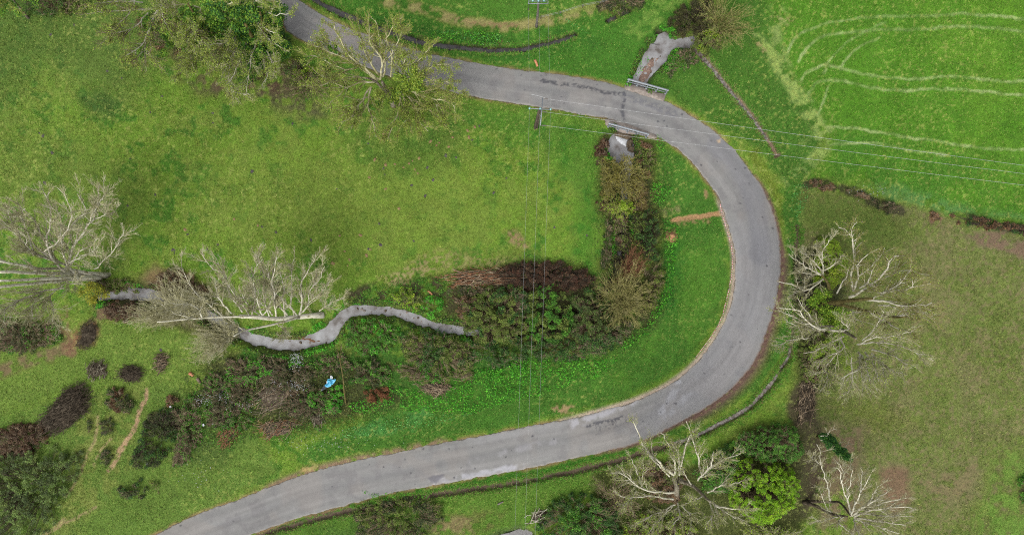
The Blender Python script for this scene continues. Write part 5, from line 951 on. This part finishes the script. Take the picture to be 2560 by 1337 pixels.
shrub('dark hawthorn with sparse green leaf on the right bank facing the clay heap', [(1575,540),(1610,520),(1645,525),(1662,570),(1655,650),(1620,660),(1590,620),(1575,580)], 2.6, DKG, .62, .13, stems=3, tmat=MAT_TWIGD, gap=.52, pal2=OLV)
stem_shrub('reddish-brown willow fan leaning right over the shaded stream', [(1548,705)], [(1565,620),(1600,598),(1625,645),(1600,690),(1560,690)], 2.6, 70, MAT_TWIGR, r=(.012, .028), ch=(5, (.5, 1.6, .45)))
stem_shrub('grey-olive leafless willow filling the corner where the stream turns', [(1545,745),(1560,760)], [(1482,700),(1530,660),(1600,630),(1640,690),(1640,760),(1590,820),(1520,815),(1480,760)], 3.4, 150, MAT_TWIGG, r=(.012, .03), ch=(6, (.4, 1.5, .4)), leaves=(2400, [(96,98,44,3),(78,82,38,2)], .11))
shrub('yellow-olive hawthorn edge behind the stream corner willow', [(1610,660),(1655,640),(1668,690),(1652,760),(1615,800),(1595,760),(1612,710)], 2.0, [(106,120,44,3),(86,100,40,3),(66,74,36,2)], .7, .12, stems=2, gap=.5)
shrub('leafy thicket mound west of the cable line, its outer end at the stream mouth', [(1155,770),(1220,715),(1300,715),(1335,745),(1320,830),(1280,862),(1200,858),(1150,825)], 2.6, OLV, .85, .14, stems=1.5, pal2=DKG)
shrub('leafy thicket mound directly under the cables', [(1322,735),(1375,700),(1425,745),(1440,800),(1405,862),(1330,856),(1318,800)], 2.8, MID, .8, .14, stems=1.5, tmat=MAT_TWIGD, pal2=OLV)
shrub('leafy thicket mound between the cables and the corner willow', [(1430,745),(1475,722),(1540,785),(1600,815),(1560,860),(1490,885),(1432,850)], 2.6, [(72,92,42,3),(90,108,48,2),(56,72,36,3)], .8, .14, stems=2, tmat=MAT_TWIGB, pal2=DKG)
shrub('dark low skirt of the thicket above the bright nettles', [(1290,860),(1420,852),(1545,855),(1520,888),(1400,905),(1300,890)], 1.6, DKG, .8, .14, stems=1)
shrub('dead russet bramble mass on the meadow edge of the thicket', [(1225,685),(1300,652),(1395,652),(1470,672),(1492,705),(1440,728),(1370,722),(1290,728)], 1.3, RED, 1.0, .11, name='bramble', cat='bramble', stems=4, tmat=MAT_TWIGD, hmin=.5)
brush('long heap of grey cut branches in front of the russet brambles', [(1118,690),(1160,676),(1240,676),(1330,690),(1250,712),(1150,714)], .9, 130, MAT_TWIGB, (1.5, 3.5), 6, .3, (.016, .04), MAT_TWIGR)
# -- wet ground between stream and verge
shrub('yellow-olive bush on the north bank by the winding stream', [(975,735),(1010,718),(1050,728),(1060,762),(1030,778),(985,768)], 1.8, YEL, .5, .13, stems=2, pal2=OLV)
shrub('fresh green bush on the north bank nearest the pale curved log', [(1055,750),(1075,738),(1108,745),(1112,785),(1085,805),(1058,785)], 1.4, BRT, .8, .13, stems=1)
shrub('brown-twigged bush with a lime tip beside the stream mouth', [(1130,745),(1170,735),(1210,760),(1200,810),(1150,800)], 2.0, BRN, .45, .12, stems=4, tmat=MAT_TWIGB, pal2=OLV)
shrub('mid-green leafy mound inside the southward bend of the stream', [(862,805),(920,793),(980,806),(1005,840),(980,885),(910,895),(855,865)], 1.3, MID, .8, .15, stems=1, pal2=BRT)
shrub('dark olive bramble mound south of the shallow stream', [(985,830),(1060,825),(1130,838),(1190,870),(1180,930),(1085,940),(1010,905)], 1.5, OLV, .8, .14, name='bramble', cat='bramble', stems=2, pal2=DKG)
shrub('dark green ivy mound where the stream enters the thicket', [(1170,850),(1250,865),(1320,885),(1310,915),(1220,925),(1160,905)], 1.6, DKG, .8, .15, stems=1)
shrub('broad brown and olive bramble bank below the blue sheet', [(720,970),(790,960),(840,985),(850,1030),(770,1050),(700,1040)], 1.1, GOR, .8, .13, name='bramble', cat='bramble', stems=4, tmat=MAT_TWIGB, pal2=MID)
shrub('shadowy bramble bank left of the blue sheet', [(640,900),(700,885),(800,925),(800,965),(700,985),(640,960)], 1.2, GOR, .7, .13, name='bramble', cat='bramble', stems=3, pal2=BRT)
shrub('bushy green bramble clump right of the dead sapling', [(875,905),(930,890),(975,925),(980,965),(920,975),(875,955)], 1.2, MID, .8, .15, name='bramble', cat='bramble', stems=2, pal2=GOR)
shrub('light green leafy clump at the foot of the dead sapling', [(822,965),(850,955),(862,990),(855,1030),(820,1040),(800,1010)], 1.1, BRT, .8, .15, stems=1)
shrub('rusty dead bracken clump beside the dead sapling', [(895,985),(925,975),(965,970),(978,995),(945,1010),(910,1005)], .9, [(132,84,54,3),(110,70,46,2),(152,104,68,1)], .9, .11, stems=4, tmat=MAT_TWIGR)
brush('fan of pale dead branches in the brambles left of the blue sheet', [(630,975),(690,950),(735,985),(715,1020),(650,1040)], .9, 60, MAT_TWIGB, (1.4, 3.0), 35, .35, (.012, .03), MAT_GREY)
brush('tan dead brushwood low in the scrub by the flowery verge', [(545,1080),(585,1062),(600,1075),(580,1110),(555,1115)], .6, 60, MAT_TWIGR, (.8, 1.8), 60, .4)
brush('brown dead branches at the verge edge under the bramble bank', [(640,1060),(700,1045),(760,1050),(720,1090),(660,1100)], .6, 70, MAT_TWIGB, (1.0, 2.2), 20, .6, (.012, .03), MAT_TWIGR)
brush('pale forked dead branch heap near the verge bend', [(770,1035),(800,1025),(812,1060),(790,1068)], .6, 22, MAT_GREY, (.8, 1.8), 110, .4)
brush('twisted brown branch heap among the nettles mid verge', [(1040,965),(1080,950),(1130,960),(1125,985),(1070,990)], .6, 60, MAT_TWIGB, (.9, 2.0), -20, .5)
shrub('dim mixed scrub left of the flowery patch', [(510,930),(580,930),(620,980),(600,1040),(540,1050),(500,1000)], 1.0, GOR, .7, .14, stems=3, pal2=MID)
shrub('leafy green scrub mound by the tan brushwood', [(520,1040),(600,1030),(640,1050),(620,1075),(540,1075)], .9, MID, .7, .14, stems=2, pal2=GOR)
# -- willows on the left
stem_shrub('buff leafless willow arching left over the muddy stream', [(500,775),(440,790)], [(300,805),(320,765),(380,730),(400,685),(455,695),(520,745),(540,785),(460,812),(380,822)], 3.2, 300, MAT_TWIG, r=(.012, .03), ch=(7, (.5, 1.7, .42)))
stem_shrub('small leafless willow fanning down-left from the stream bank under the birch', [(588,838)], [(470,900),(480,830),(500,795),(560,795),(595,825),(560,872),(540,905),(500,915)], 2.6, 150, MAT_TWIG, r=(.012, .03), ch=(6, (.5, 1.5, .42)))
shrub('purple-brown bramble bank under the left willow', [(250,770),(285,752),(345,758),(372,790),(330,806),(272,806)], 1.1, RED, .9, .11, name='bramble', cat='bramble', stems=4, tmat=MAT_TWIGB)
shrub('brown bramble bank along the north side of the left willow', [(375,690),(430,665),(480,690),(520,730),(470,750),(400,740)], 1.0, BRN, .5, .11, name='bramble', cat='bramble', stems=5, tmat=MAT_TWIGB, pal2=OLV)
shrub('mossy scrub around the poplar feet', [(215,705),(260,695),(330,700),(340,730),(270,745),(215,740)], .9, OLV, .8, .13, stems=3)
shrub('shadowy green scrub below the poplars at the picture edge', [(-30,800),(60,790),(130,800),(150,850),(90,880),(-30,890)], 1.2, GOR, .6, .14, stems=4, pal2=MID)
# -- lower left
brush('dark oval heap of old bramble trimmings left of the leafless willows', [(205,812),(228,797),(243,820),(240,850),(215,876),(190,866),(196,838)], .9, 160, MAT_TWIGD, (.4, 1.1), None, .6, (.01, .02), MAT_TWIGD)
brush('neat heap of thick cut sticks, leftmost of the three small heaps', [(212,916),(240,901),(268,912),(264,938),(240,947),(218,938)], .8, 75, MAT_GREY, (.7, 1.4), 75, .3, (.02, .045), MAT_TWIGD, group='small stick heaps on the lower left grass')
brush('rounded dark twig heap, middle of the three small heaps', [(292,932),(320,913),(352,920),(358,944),(330,958),(300,949)], .9, 110, MAT_TWIGD, (.8, 1.7), -10, .5, (.014, .03), MAT_TWIGD, group='small stick heaps on the lower left grass')
brush('narrow stick heap with orange cut ends, rightmost of the three small heaps', [(388,893),(404,881),(420,896),(416,922),(401,930),(388,914)], .7, 60, MAT_TWIGB, (.6, 1.3), 15, .4, (.016, .035), MAT_TWIGD, group='small stick heaps on the lower left grass')
brush('long dark hedge-trimming heap slanting across the lower left grass', [(96,1060),(120,1020),(150,990),(170,962),(196,965),(218,988),(208,1035),(172,1068),(120,1090)], 1.6, 480, MAT_TWIGD, (1.0, 2.4), 38, .4, (.012, .032), MAT_TWIGD)
shrub('purple-brown bramble mound at the left edge below the long dark heap', [(-30,1085),(30,1062),(105,1058),(128,1100),(70,1140),(-30,1150)], 1.3, RED, .9, .11, name='bramble', cat='bramble', stems=4, tmat=MAT_TWIGB)
shrub('broad low dark green scrub filling the bottom left corner', [(-40,1140),(60,1112),(150,1118),(203,1130),(190,1200),(152,1262),(122,1325),(40,1370),(-40,1370)], 1.6, [(96,116,62,3),(114,136,68,3),(80,98,54,2),(128,146,82,1)], .6, .13, gap=.56, hmin=.2, stems=.8, tmat=MAT_TWIGD, pal2=[(84,100,56,3),(70,84,48,2)])
shrub('round gorse bush with russet crown between the heaps and the tan path', [(255,982),(280,968),(318,976),(334,1008),(318,1036),(280,1036),(260,1012)], 1.3, GOR, .9, .12, stems=3, pal2=[(96,68,46,3),(78,62,42,2)], name='gorse_bush', cat='bush')
shrub('long dark gorse bank right of the tan path', [(362,1042),(400,1020),(440,1022),(452,1060),(430,1112),(402,1150),(380,1172),(340,1176),(318,1160),(336,1110)], 1.4, GOR, .9, .12, stems=2, tmat=MAT_TWIGD, name='gorse_bush', cat='bush', pal2=DKG)
shrub('small gorse bush left of the tan path, below the russet-crowned one', [(246,1050),(280,1044),(286,1080),(252,1096)], .9, GOR, .9, .12, stems=2, name='gorse_bush', cat='bush')
shrub('tiny dark gorse tuft left of the faint track', [(217,1048),(233,1048),(234,1084),(220,1088)], .7, GOR, .9, .11, stems=2, name='gorse_bush', cat='bush')
shrub('low dark gorse at the foot of the tan path', [(245,1150),(258,1122),(282,1112),(278,1146),(262,1168),(246,1164)], .8, GOR, .9, .12, stems=2, name='gorse_bush', cat='bush')
shrub('two-lobed dark bush alone on the lower grass', [(288,1222),(316,1214),(340,1198),(366,1208),(362,1240),(330,1256),(296,1242)], 1.1, DKG, .9, .13, stems=1, pal2=GOR, name='gorse_bush', cat='bush')
shrub('small yellow-green bush right of the two-lobed one', [(374,1206),(392,1198),(402,1215),(394,1234),(376,1232)], .8, OLV, .8, .13, stems=1, name='gorse_bush', cat='bush')
shrub('dark scrub with grey dead branches behind the long gorse bank', [(425,1020),(460,1000),(500,1030),(510,1090),(470,1160),(420,1170),(440,1090)], 1.1, GOR, .6, .13, stems=5, tmat=MAT_TWIGB, pal2=MID)
shrub('rusty bramble tip above the dark scrub', [(410,1000),(430,985),(446,1000),(436,1016),(414,1014)], .8, BRN, .9, .11, stems=3, name='bramble', cat='bramble')
# -- bottom edge
shrub('low olive and yellow bush under the bottom ditch, left of the cables', [(880,1268),(950,1252),(1050,1243),(1112,1258),(1104,1305),(1040,1360),(890,1360)], 1.1, OLV, .7, .14, stems=1, pal2=GOR)
shrub('dark green laurel-like bush on the bottom edge right of the pond', [(1345,1310),(1385,1258),(1440,1236),(1510,1240),(1550,1270),(1560,1370),(1345,1370)], 2.0, DKG, .95, .15, stems=1, pal2=MID)
stem_shrub('brown leafless shrub between the dark bush and the bone-white tree', [(1540,1250)], [(1480,1205),(1550,1180),(1610,1230),(1590,1290),(1510,1280)], 2.6, 80, MAT_TWIGB, leaves=(800, OLV, .11))
brush('cut pale branches with orange ends beside the pond', [(1318,1290),(1350,1268),(1385,1280),(1370,1310),(1330,1312)], .5, 26, MAT_GREY, (1.0, 2.4), 25, .4, (.02, .05), MAT_PALE)
shrub('yellow-olive scrub at the bottom edge under the bone-white tree', [(1560,1285),(1650,1275),(1740,1300),(1760,1370),(1560,1370)], 2.0, OLV, .8, .14, stems=2, pal2=YEL)
shrub('shaded green holly under the right limbs of the bone-white tree', [(1735,1180),(1800,1120),(1850,1105),(1855,1170),(1830,1235),(1765,1240)], 2.4, MID, .7, .15, stems=1, pal2=DKG)
shrub('brown scrub under the left limbs of the bone-white tree', [(1600,1170),(1680,1150),(1720,1190),(1700,1260),(1620,1260)], 1.6, BRN, .6, .12, stems=4, pal2=OLV)
shrub('rounded mid-green bush at the corner of the pasture', [(1852,1090),(1918,1062),(1998,1072),(2022,1130),(1990,1166),(1920,1162),(1860,1142)], 3.6, [(68,112,40,3),(86,132,46,3),(52,88,34,2),(108,150,60,1)], 1.0, .12, stems=1, gap=.5, cs=.62, name='leafy_tree', cat='tree')
shrub('bright yellow-green tree between bone-white tree and brown ground', [(1832,1205),(1868,1152),(1930,1160),(1988,1170),(2012,1212),(1996,1272),(1950,1314),(1880,1314),(1838,1272)], 4.6, [(108,150,28,3),(130,168,34,3),(78,118,26,2),(152,184,52,1)], 1.0, .12, stems=1, gap=.5, cs=.62, name='leafy_tree', cat='tree')
stem_shrub('straw-coloured twiggy shrub on the bottom edge below the yellow-green tree', [(1930,1335)], [(1850,1310),(1930,1300),(2010,1310),(2030,1370),(1850,1370)], 2.2, 70, MAT_TWIG, leaves=(1500, YEL, .12))
shrub('dark green bush cut by the right edge on the pasture', [(2546,1210),(2580,1190),(2620,1200),(2620,1275),(2560,1262)], 1.8, MID, 1.0, .15, stems=1)
# -- right-hand side
shrub('fresh lime-green bush under the roadside bare tree', [(2036,628),(2060,596),(2098,598),(2126,640),(2120,690),(2092,722),(2050,712)], 3.6, YEL, .75, .14, stems=1.5, tmat=MAT_TWIGG)
shrub('dark thorn scrub between roadside ditch and lime-green bush', [(1990,640),(2022,616),(2040,680),(2030,770),(2005,800),(1992,740)], 1.4, GOR, .7, .13, stems=4, tmat=MAT_TWIGD)
shrub('olive scrub under the lower right bare tree', [(2000,860),(2050,835),(2095,885),(2070,955),(2015,955),(1996,910)], 1.5, OLV, .8, .13, stems=3)
shrub('yellow-green scrub around the big leaning tree foot', [(2030,775),(2080,765),(2105,800),(2090,850),(2040,850)], 1.6, YEL, .7, .13, stems=2, pal2=OLV)
brush('brown heap of cut branches at the pasture edge below the right-hand trees', [(2003,958),(2030,945),(2038,1000),(2030,1050),(2000,1060),(1988,1020)], .8, 150, MAT_TWIGD, (.8, 2.0), 75, .6, (.012, .032), MAT_TWIGB)
for lb, pl, hh, pal in (('brown bramble hedge stub nearest the road at the field corner', [(2022,458),(2045,449),(2075,458),(2100,470),(2070,480),(2035,474)], .9, BRN), ('thin brown hedge strip in the middle of the field corner', [(2096,466),(2130,472),(2165,484),(2180,498),(2140,494)], .8, BRN), ('dark hedge clump with lime sprigs at the field boundary', [(2178,494),(2215,498),(2252,512),(2254,530),(2222,534),(2188,516)], 1.1, GOR)):
    shrub(lb, pl, hh, pal, .8, .12, name='hedge_shrub', cat='hedge', stems=4, tmat=MAT_TWIGB, group='broken hedge between field and pasture')
shrub('long low dark hedge strip running to the right edge above the bare soil', [(2378,536),(2430,536),(2500,552),(2560,558),(2640,575),(2640,592),(2560,586),(2480,574),(2400,556)], 1.0, DKG, .8, .12, name='hedge_shrub', cat='hedge', stems=3, tmat=MAT_TWIGD, pal2=BRN, group='broken hedge between field and pasture')
shrub('small brown hedge tuft over the bare soil spot', [(2322,530),(2346,526),(2356,545),(2334,552)], .6, BRN, .8, .11, name='hedge_shrub', cat='hedge', stems=3, group='broken hedge between field and pasture')
# -- top
shrub('dark brown-olive shrub above the gravelly pool', [(1672,45),(1710,5),(1780,-25),(1800,50),(1770,95),(1720,95),(1680,72)], 2.2, [(72,74,40,3),(90,90,48,2),(56,56,36,2)], .8, .13, stems=3, tmat=MAT_TWIGD)
shrub('yellow-olive shrub overhanging the side stream', [(1735,92),(1765,62),(1800,40),(1815,90),(1800,130),(1760,140),(1738,115)], 2.2, OLV, .8, .13, stems=2, pal2=YEL)
stem_shrub('grey leafless tree-shrub radiating over the field edge by the side stream', [(1800,70)], [(1740,10),(1800,-20),(1870,20),(1885,80),(1850,120),(1790,130),(1745,80)], 4.0, 80, MAT_TWIGG, r=(.02, .045), ch=(7, (.5, 1.8, .45)), leaves=(2600, OLV, .11))
shrub('low dark bramble mat on the bank between pool and brown ditch', [(1678,128),(1710,116),(1742,122),(1748,150),(1715,178),(1672,192),(1664,175)], .8, GOR, .9, .12, name='bramble', cat='bramble', stems=2, pal2=MID)
shrub('fresh green nettle clump on the left bank of the pool', [(1648,62),(1665,55),(1684,72),(1680,92),(1664,88)], .7, BRT, .9, .13, stems=0)
shrub('dusky bramble hedge at the top edge beside the second ditch', [(1490,20),(1530,-25),(1632,-30),(1605,18),(1540,42)], 1.0, GOR, .8, .13, name='bramble', cat='bramble', stems=2, pal2=OLV)
shrub('green hawthorn at the lane edge right of the ivy-hung wood', [(705,140),(740,140),(790,170),(800,205),(750,215),(708,185)], 1.6, [(72,106,44,3),(92,122,54,2),(58,84,40,2)], .6, .14, stems=3, pal2=YEL)
stem_shrub('brownish leafless undergrowth shrub between ivy-hung wood and overhanging tree', [(770,215)], [(690,190),(760,170),(830,200),(820,260),(740,270),(690,240)], 1.8, 70, MAT_TWIGB, leaves=(1500, OLV, .12))
shrub('olive undergrowth shrub beneath the ivy-hung wood', [(330,40),(430,20),(540,60),(600,120),(540,160),(420,130),(340,100)], 1.6, [(86,104,48,3),(70,86,42,3),(104,118,60,1)], .5, .15, stems=2, pal2=BRN)
shrub('dense dark undergrowth beside the lane under the ivy-smothered tree', [(600,60),(680,30),(715,70),(720,120),(690,160),(620,150)], 2.0, DKG, .8, .16, stems=1)
shrub('green bush at the top edge left of the wood', [(60,-20),(160,-30),(230,-10),(200,30),(110,40),(50,25)], 1.6, [(72,104,44,3),(90,118,54,2),(58,84,40,2)], .6, .15, stems=2, pal2=OLV)
shrub('brown-grey thorn scrub overhanging the shaded stream below the lime shrub', [(1530,545),(1570,540),(1580,600),(1560,640),(1540,610)], 1.8, BRN, .4, .11, stems=5, tmat=MAT_TWIGB, pal2=OLV)
shrub('mixed dark bramble carpet joining the scrub left of the blue sheet', [(560,900),(640,880),(720,900),(700,960),(620,980),(560,950)], .8, GOR, .6, .13, name='bramble', cat='bramble', stems=3, pal2=BRT)
shrub('brown and green bramble carpet under the dead sapling top', [(780,890),(850,880),(880,910),(860,950),(800,940)], .8, GOR, .6, .13, name='bramble', cat='bramble', stems=4, tmat=MAT_TWIGB, pal2=MID)
shrub('olive bramble carpet between stream mouth and branch heap', [(980,900),(1060,930),(1180,930),(1200,950),(1110,960),(1000,950)], .8, OLV, .7, .13, name='bramble', cat='bramble', stems=3, pal2=BRT)
shrub('dark bramble edge under the long grey branch heap', [(1110,705),(1160,716),(1230,715),(1220,735),(1150,745),(1115,735)], 1.0, GOR, .8, .13, name='bramble', cat='bramble', stems=3, pal2=DKG)
shrub('dark scrub knot above the flowery verge', [(500,1010),(560,1000),(600,1040),(580,1070),(520,1075)], 1.0, GOR, .7, .13, stems=4, tmat=MAT_TWIGB, pal2=MID)
shrub('dark bramble dome between the pale branch fan and the blue sheet', [(735,990),(790,975),(815,1000),(800,1040),(745,1040)], 1.1, GOR, .8, .13, name='bramble', cat='bramble', stems=4, tmat=MAT_TWIGB, pal2=BRT)
shrub('grey thorn scrub in the left half of the flowery patch', [(560,950),(620,940),(650,990),(620,1030),(570,1010)], .9, GOR, .6, .13, stems=5, tmat=MAT_TWIGB, pal2=OLV)
shrub('shaggy dark scrub right of the rusty bramble tip', [(455,985),(500,975),(515,1010),(480,1030),(450,1015)], .8, GOR, .7, .13, stems=3, pal2=MID)
shrub('sparse dark thorn overhanging the shaded stream, opposite the clay heap', [(1535,560),(1578,555),(1578,640),(1560,690),(1530,690),(1540,620)], 1.6, GOR, .4, .12, stems=6, tmat=MAT_TWIGD, pal2=OLV)
# ---------------------------------------------------------------- nettles, flowers and grass (nobody could count them)
def cover(name, polys, per_m2, h, pal, ls, label, seed, flat=.8):
    rng = np.random.RandomState(seed); Ps = []
    for poly in polys:
        pw = poly_w(poly, .2); A = .5*abs(np.dot(pw[:, 0], np.roll(pw[:, 1], 1))-np.dot(pw[:, 1], np.roll(pw[:, 0], 1))); n = int(A*per_m2)
        q = fill(pw, n, rng); sd = sdist(q[:, 0], q[:, 1], pw)+.9*(fbm(q[:, 0]/1.1, q[:, 1]/1.1, 240, 2)-.5); cl = fbm(q[:, 0]/.55, q[:, 1]/.55, 245, 3); ok = (sd > 0) & (cl > .36)
        q, cl, sd = q[ok], cl[ok], sd[ok]; z = gz(q[:, 0], q[:, 1])+h*np.clip(sd/.5, .2, 1)*(.15+1.3*np.clip(cl-.3, 0, 1)*2)*(.35+.65*rng.rand(len(q))**.5); Ps.append(np.c_[q, z])
    P = np.vstack(Ps); cc = pick_cols(pal, len(P), rng, .2)*(.75+.5*fbm(P[:, 0]/1.5, P[:, 1]/1.5, 250, 3))[:, None]; V, F, cl = leaf_cards(P, np.full(len(P), ls), cc, rng, flat)
    return tag(mesh_np(name, V, [F], MAT_LEAF, cl), label, kind='stuff')
cover('nettle_leaves', [[(985,965),(1100,985),(1150,935),(1300,895),(1510,895),(1560,885),(1500,945),(1320,995),(1180,1035),(1000,1030)], [(1650,540),(1700,560),(1690,660),(1680,740),(1620,840),(1560,885),(1545,865),(1620,800),(1665,700),(1660,600)],
    [(900,900),(985,960),(990,1010),(900,1040),(860,1010),(980,980)], [(1200,925),(1330,890),(1320,930),(1240,960)], [(1630,450),(1680,470),(1660,520),(1625,500)]], 62, .75, BRT, .15, 'bright nettles between thicket and verge', 401)
cover('undergrowth_leaves', [[(595,875),(690,885),(780,890),(850,860),(880,900),(830,935),(740,925),(640,925),(590,905)], [(700,920),(780,940),(800,960),(720,950)], [(480,960),(640,930),(660,1000),(600,1060),(640,1090),(560,1140),(500,1100)], [(860,740),(980,700),(1060,690),(1120,700),(1115,745),(1000,770),(900,765)],
    [(1100,690),(1130,700),(1130,740),(1090,735)], [(1090,830),(1160,840),(1180,860),(1100,870)], [(880,1020),(980,1020),(960,1060),(860,1060)], [(700,1060),(860,1040),(880,1070),(720,1110)]], 46, .5, MID, .14, 'mixed low leafy undergrowth by the stream', 402)
cover('dark_undergrowth_leaves', [[(470,930),(560,890),(700,880),(880,890),(905,1030),(780,1070),(640,1095),(560,1110),(480,1160),(430,1130),(425,1000)]], 34, .5, GOR+OLV, .13, 'dark low scrub growth round the litter', 409)
cover('scrub_edge_leaves', [[(1468,350),(1520,330),(1500,420),(1640,420),(1640,350),(1668,360),(1685,560),(1685,760),(1610,880),(1400,915),(1150,895),(1085,820),(1085,690),(1280,635),(1470,645),(1492,560)]], 26, .55, OLV+MID+GOR, .12, 'low leafy fringe of the streamside scrub', 410, .9)
cover('rough_grass_leaves', [[(-20,965),(230,955),(420,880),(540,900),(570,1160),(440,1290),(200,1345),(-20,1345)], [(900,1245),(1350,1200),(1500,1180),(1560,1230),(1340,1337),(880,1345)]], 13, .3, OLV+[(112,132,60,6)], .12, 'rough grass and low weeds between the bushes', 411, .9)
cover('rank_verge_leaves', [[(840,1075),(960,1050),(1090,1030),(1200,1030),(1100,1060),(960,1085),(860,1100)], ZP(1250, 0, [(0,250),(150,330),(60,350),(-200,340),(-500,230),(-350,220)]), ZP(1860, 440, [(380,60),(480,40),(500,140),(440,260),(400,330),(340,230)]), [(1395,30),(1500,100),(1420,60)]], 34, .45, [(84,146,70,3),(66,124,50,3),(120,170,100,1)], .15, 'rank pale verge weeds', 403)
cover('pale_dock_leaves', [ZP(600, 0, [(1420,240),(1700,210),(1930,230),(1940,320),(1860,350),(1600,330),(1400,300)]), [(1640,100),(1625,150),(1600,190),(1570,190),(1600,130)], [(1640,330),(1670,350),(1660,380),(1640,370)], [(900,1225),(1080,1235),(1060,1250),(940,1258)]], 46, .4, [(70,140,36,3),(92,160,44,3),(120,176,54,1)], .14, 'light green docks on ditch banks', 404)
rng = np.random.RandomState(405)   # small white blossom
Ps = []
for cx, cy, rx, ry, n in ((742,905,22,22,120),(745,960,26,20,150),(742,890,14,10,60),(550,990,45,14,90),(510,1000,22,12,50),(600,1010,40,18,50),(690,950,18,25,40),(560,1060,22,12,40),(2180,480,60,16,40),(800,1110,120,25,90),(500,1190,60,40,40)):
    q = np.c_[rng.normal(cx, rx*.5, n), rng.normal(cy, ry*.5, n)]; w = poly_w(q, .5); Ps.append(np.c_[w, gz(w[:, 0], w[:, 1])+rng.uniform(.35, 1.0, n)*(1 if cx < 1000 and cy < 1050 else .3)])
P = np.vstack(Ps); V, F, cc = leaf_cards(P, np.full(len(P), .10), np.tile(S(226, 228, 232), (len(P), 1)), rng, 1.2); tag(mesh_np('white_blossom', V, [F], MAT_LEAF, cc), 'scattered white blossom', kind='stuff')
# growth on the stream and ditch banks
rng = np.random.RandomState(407); Ps = []; Cs = []; gp = []
for ci, (pts, hw, dep, bank) in enumerate(CH):
    L_ = np.linalg.norm(np.diff(pts, axis=0), axis=1).sum(); big = dep > 1; n = int(L_*(280 if big else 150)); k = rng.randint(0, len(pts)-1, n); u = rng.rand(n)[:, None]
    c = pts[k]*(1-u)+pts[k+1]*u; t = nrm(pts[k+1]-pts[k]); sgn = np.where(rng.rand(n) < .5, -1, 1)[:, None]; w = hw[k][:, None]
    off = w+(.02+1.15*rng.rand(n, 1)**.8 if big else .02+.55*rng.rand(n, 1)); q = c+np.c_[-t[:, 1], t[:, 0]]*sgn*off
    iy, ix = gi(q[:, 0], q[:, 1]); ok = (Z[iy, ix] > (-.7 if big else -.42)) & (dRoad[iy, ix] > .3) & (fbm(q[:, 0]/1.2, q[:, 1]/1.2, 270, 2) > (.36 if big else .2)); q = q[ok]; iy, ix = iy[ok], ix[ok]
    z = Z[iy, ix]+rng.uniform(.03, .4 if big else .2, len(q))
    if big: Ps.append(np.c_[q, z]); cc = pick_cols(OLV+GOR+MID, len(q), rng, .2); gm = fbm(q[:, 0]/2.5, q[:, 1]/2.5, 275, 2) > .55; cc[gm] = pick_cols(BRT, int(gm.sum()), rng); Cs.append(cc)
    else: gp.append(np.c_[q, Z[iy, ix]])
P = np.vstack(Ps); V, F, cc = leaf_cards(P, np.full(len(P), .14), np.vstack(Cs), rng, .9); tag(mesh_np('bank_leaves', V, [F], MAT_LEAF, cc), 'leafy growth on the stream banks', kind='stuff')
q = np.vstack(gp); n = len(q); a = rng.uniform(0, 6.28, n); ln = rng.uniform(.2, .42, n); le = rng.uniform(.5, 1.3, n); w = rng.uniform(.02, .045, n)
d = np.c_[np.cos(a)*np.sin(le), np.sin(a)*np.sin(le), np.cos(le)]; sd = np.c_[-np.sin(a), np.cos(a), np.zeros(n)]; V = np.stack([q-sd*w[:, None], q+sd*w[:, None], q+d*ln[:, None]], 1).reshape(-1, 3)
tag(mesh_np('bank_grass', V, [np.arange(3*n).reshape(n, 3)], MAT_GRASS, np.repeat(pick_cols([(78,130,40,3),(96,140,48,2),(120,136,66,1),(120,110,70,1)], n, rng, .2), 3, 0)), 'rank grass along the ditches', kind='stuff')
# grass blades over the whole meadow, denser and longer on the rank parts
rng = np.random.RandomState(406); NB = 620000
x = rng.uniform(-67, 67, NB); y = rng.uniform(-36, 36, NB); iy, ix = gi(x, y)
ok = (dRoad[iy, ix] > .12) & (dWat[iy, ix] > .35); ok &= ~inside(x, y, poly_w([(1515,215),(1680,200),(1690,360),(1515,350)], 0)) | (dRoad[iy, ix] > 1.6)
base = COL[iy, ix]; g = base[:, 1]/(base[:, 0]+1e-6); ok &= (g > 1.02) | (rng.rand(NB) < .18)
x, y, base, iy, ix = x[ok], y[ok], base[ok], iy[ok], ix[ok]; n = len(x); z = Z[iy, ix]
rank = np.clip(fbm(x/3, y/3, 260, 3)*1.6-.3, 0, 1); L = rng.uniform(.10, .24, n)*(.7+.8*rank); w = rng.uniform(.02, .045, n); a = rng.uniform(0, 2*np.pi, n); lean = rng.uniform(.35, 1.1, n)
d = np.c_[np.cos(a)*np.sin(lean), np.sin(a)*np.sin(lean), np.cos(lean)]; sd = np.c_[-np.sin(a), np.cos(a), np.zeros(n)]
c0 = np.c_[x, y, z-.01]; V = np.stack([c0-sd*w[:, None], c0+sd*w[:, None], c0+d*L[:, None]+np.array([0, 0, .01])], 1).reshape(-1, 3)
cc = base*np.clip(rng.normal(1.56, .28, (n, 1)), .6, 2.6)*np.clip(rng.normal(1, .07, (n, 3)), .7, 1.3)
dry = rng.rand(n) < .10+.16*N1[iy, ix]; cc[dry] = cc[dry]*.5+S(196, 200, 112)*.75*rng.uniform(.7, 1.2, (int(dry.sum()), 1))
tag(mesh_np('grass', V, [np.arange(3*n).reshape(n, 3)], MAT_GRASS, np.repeat(cc, 3, 0)), 'short meadow grass', kind='stuff')
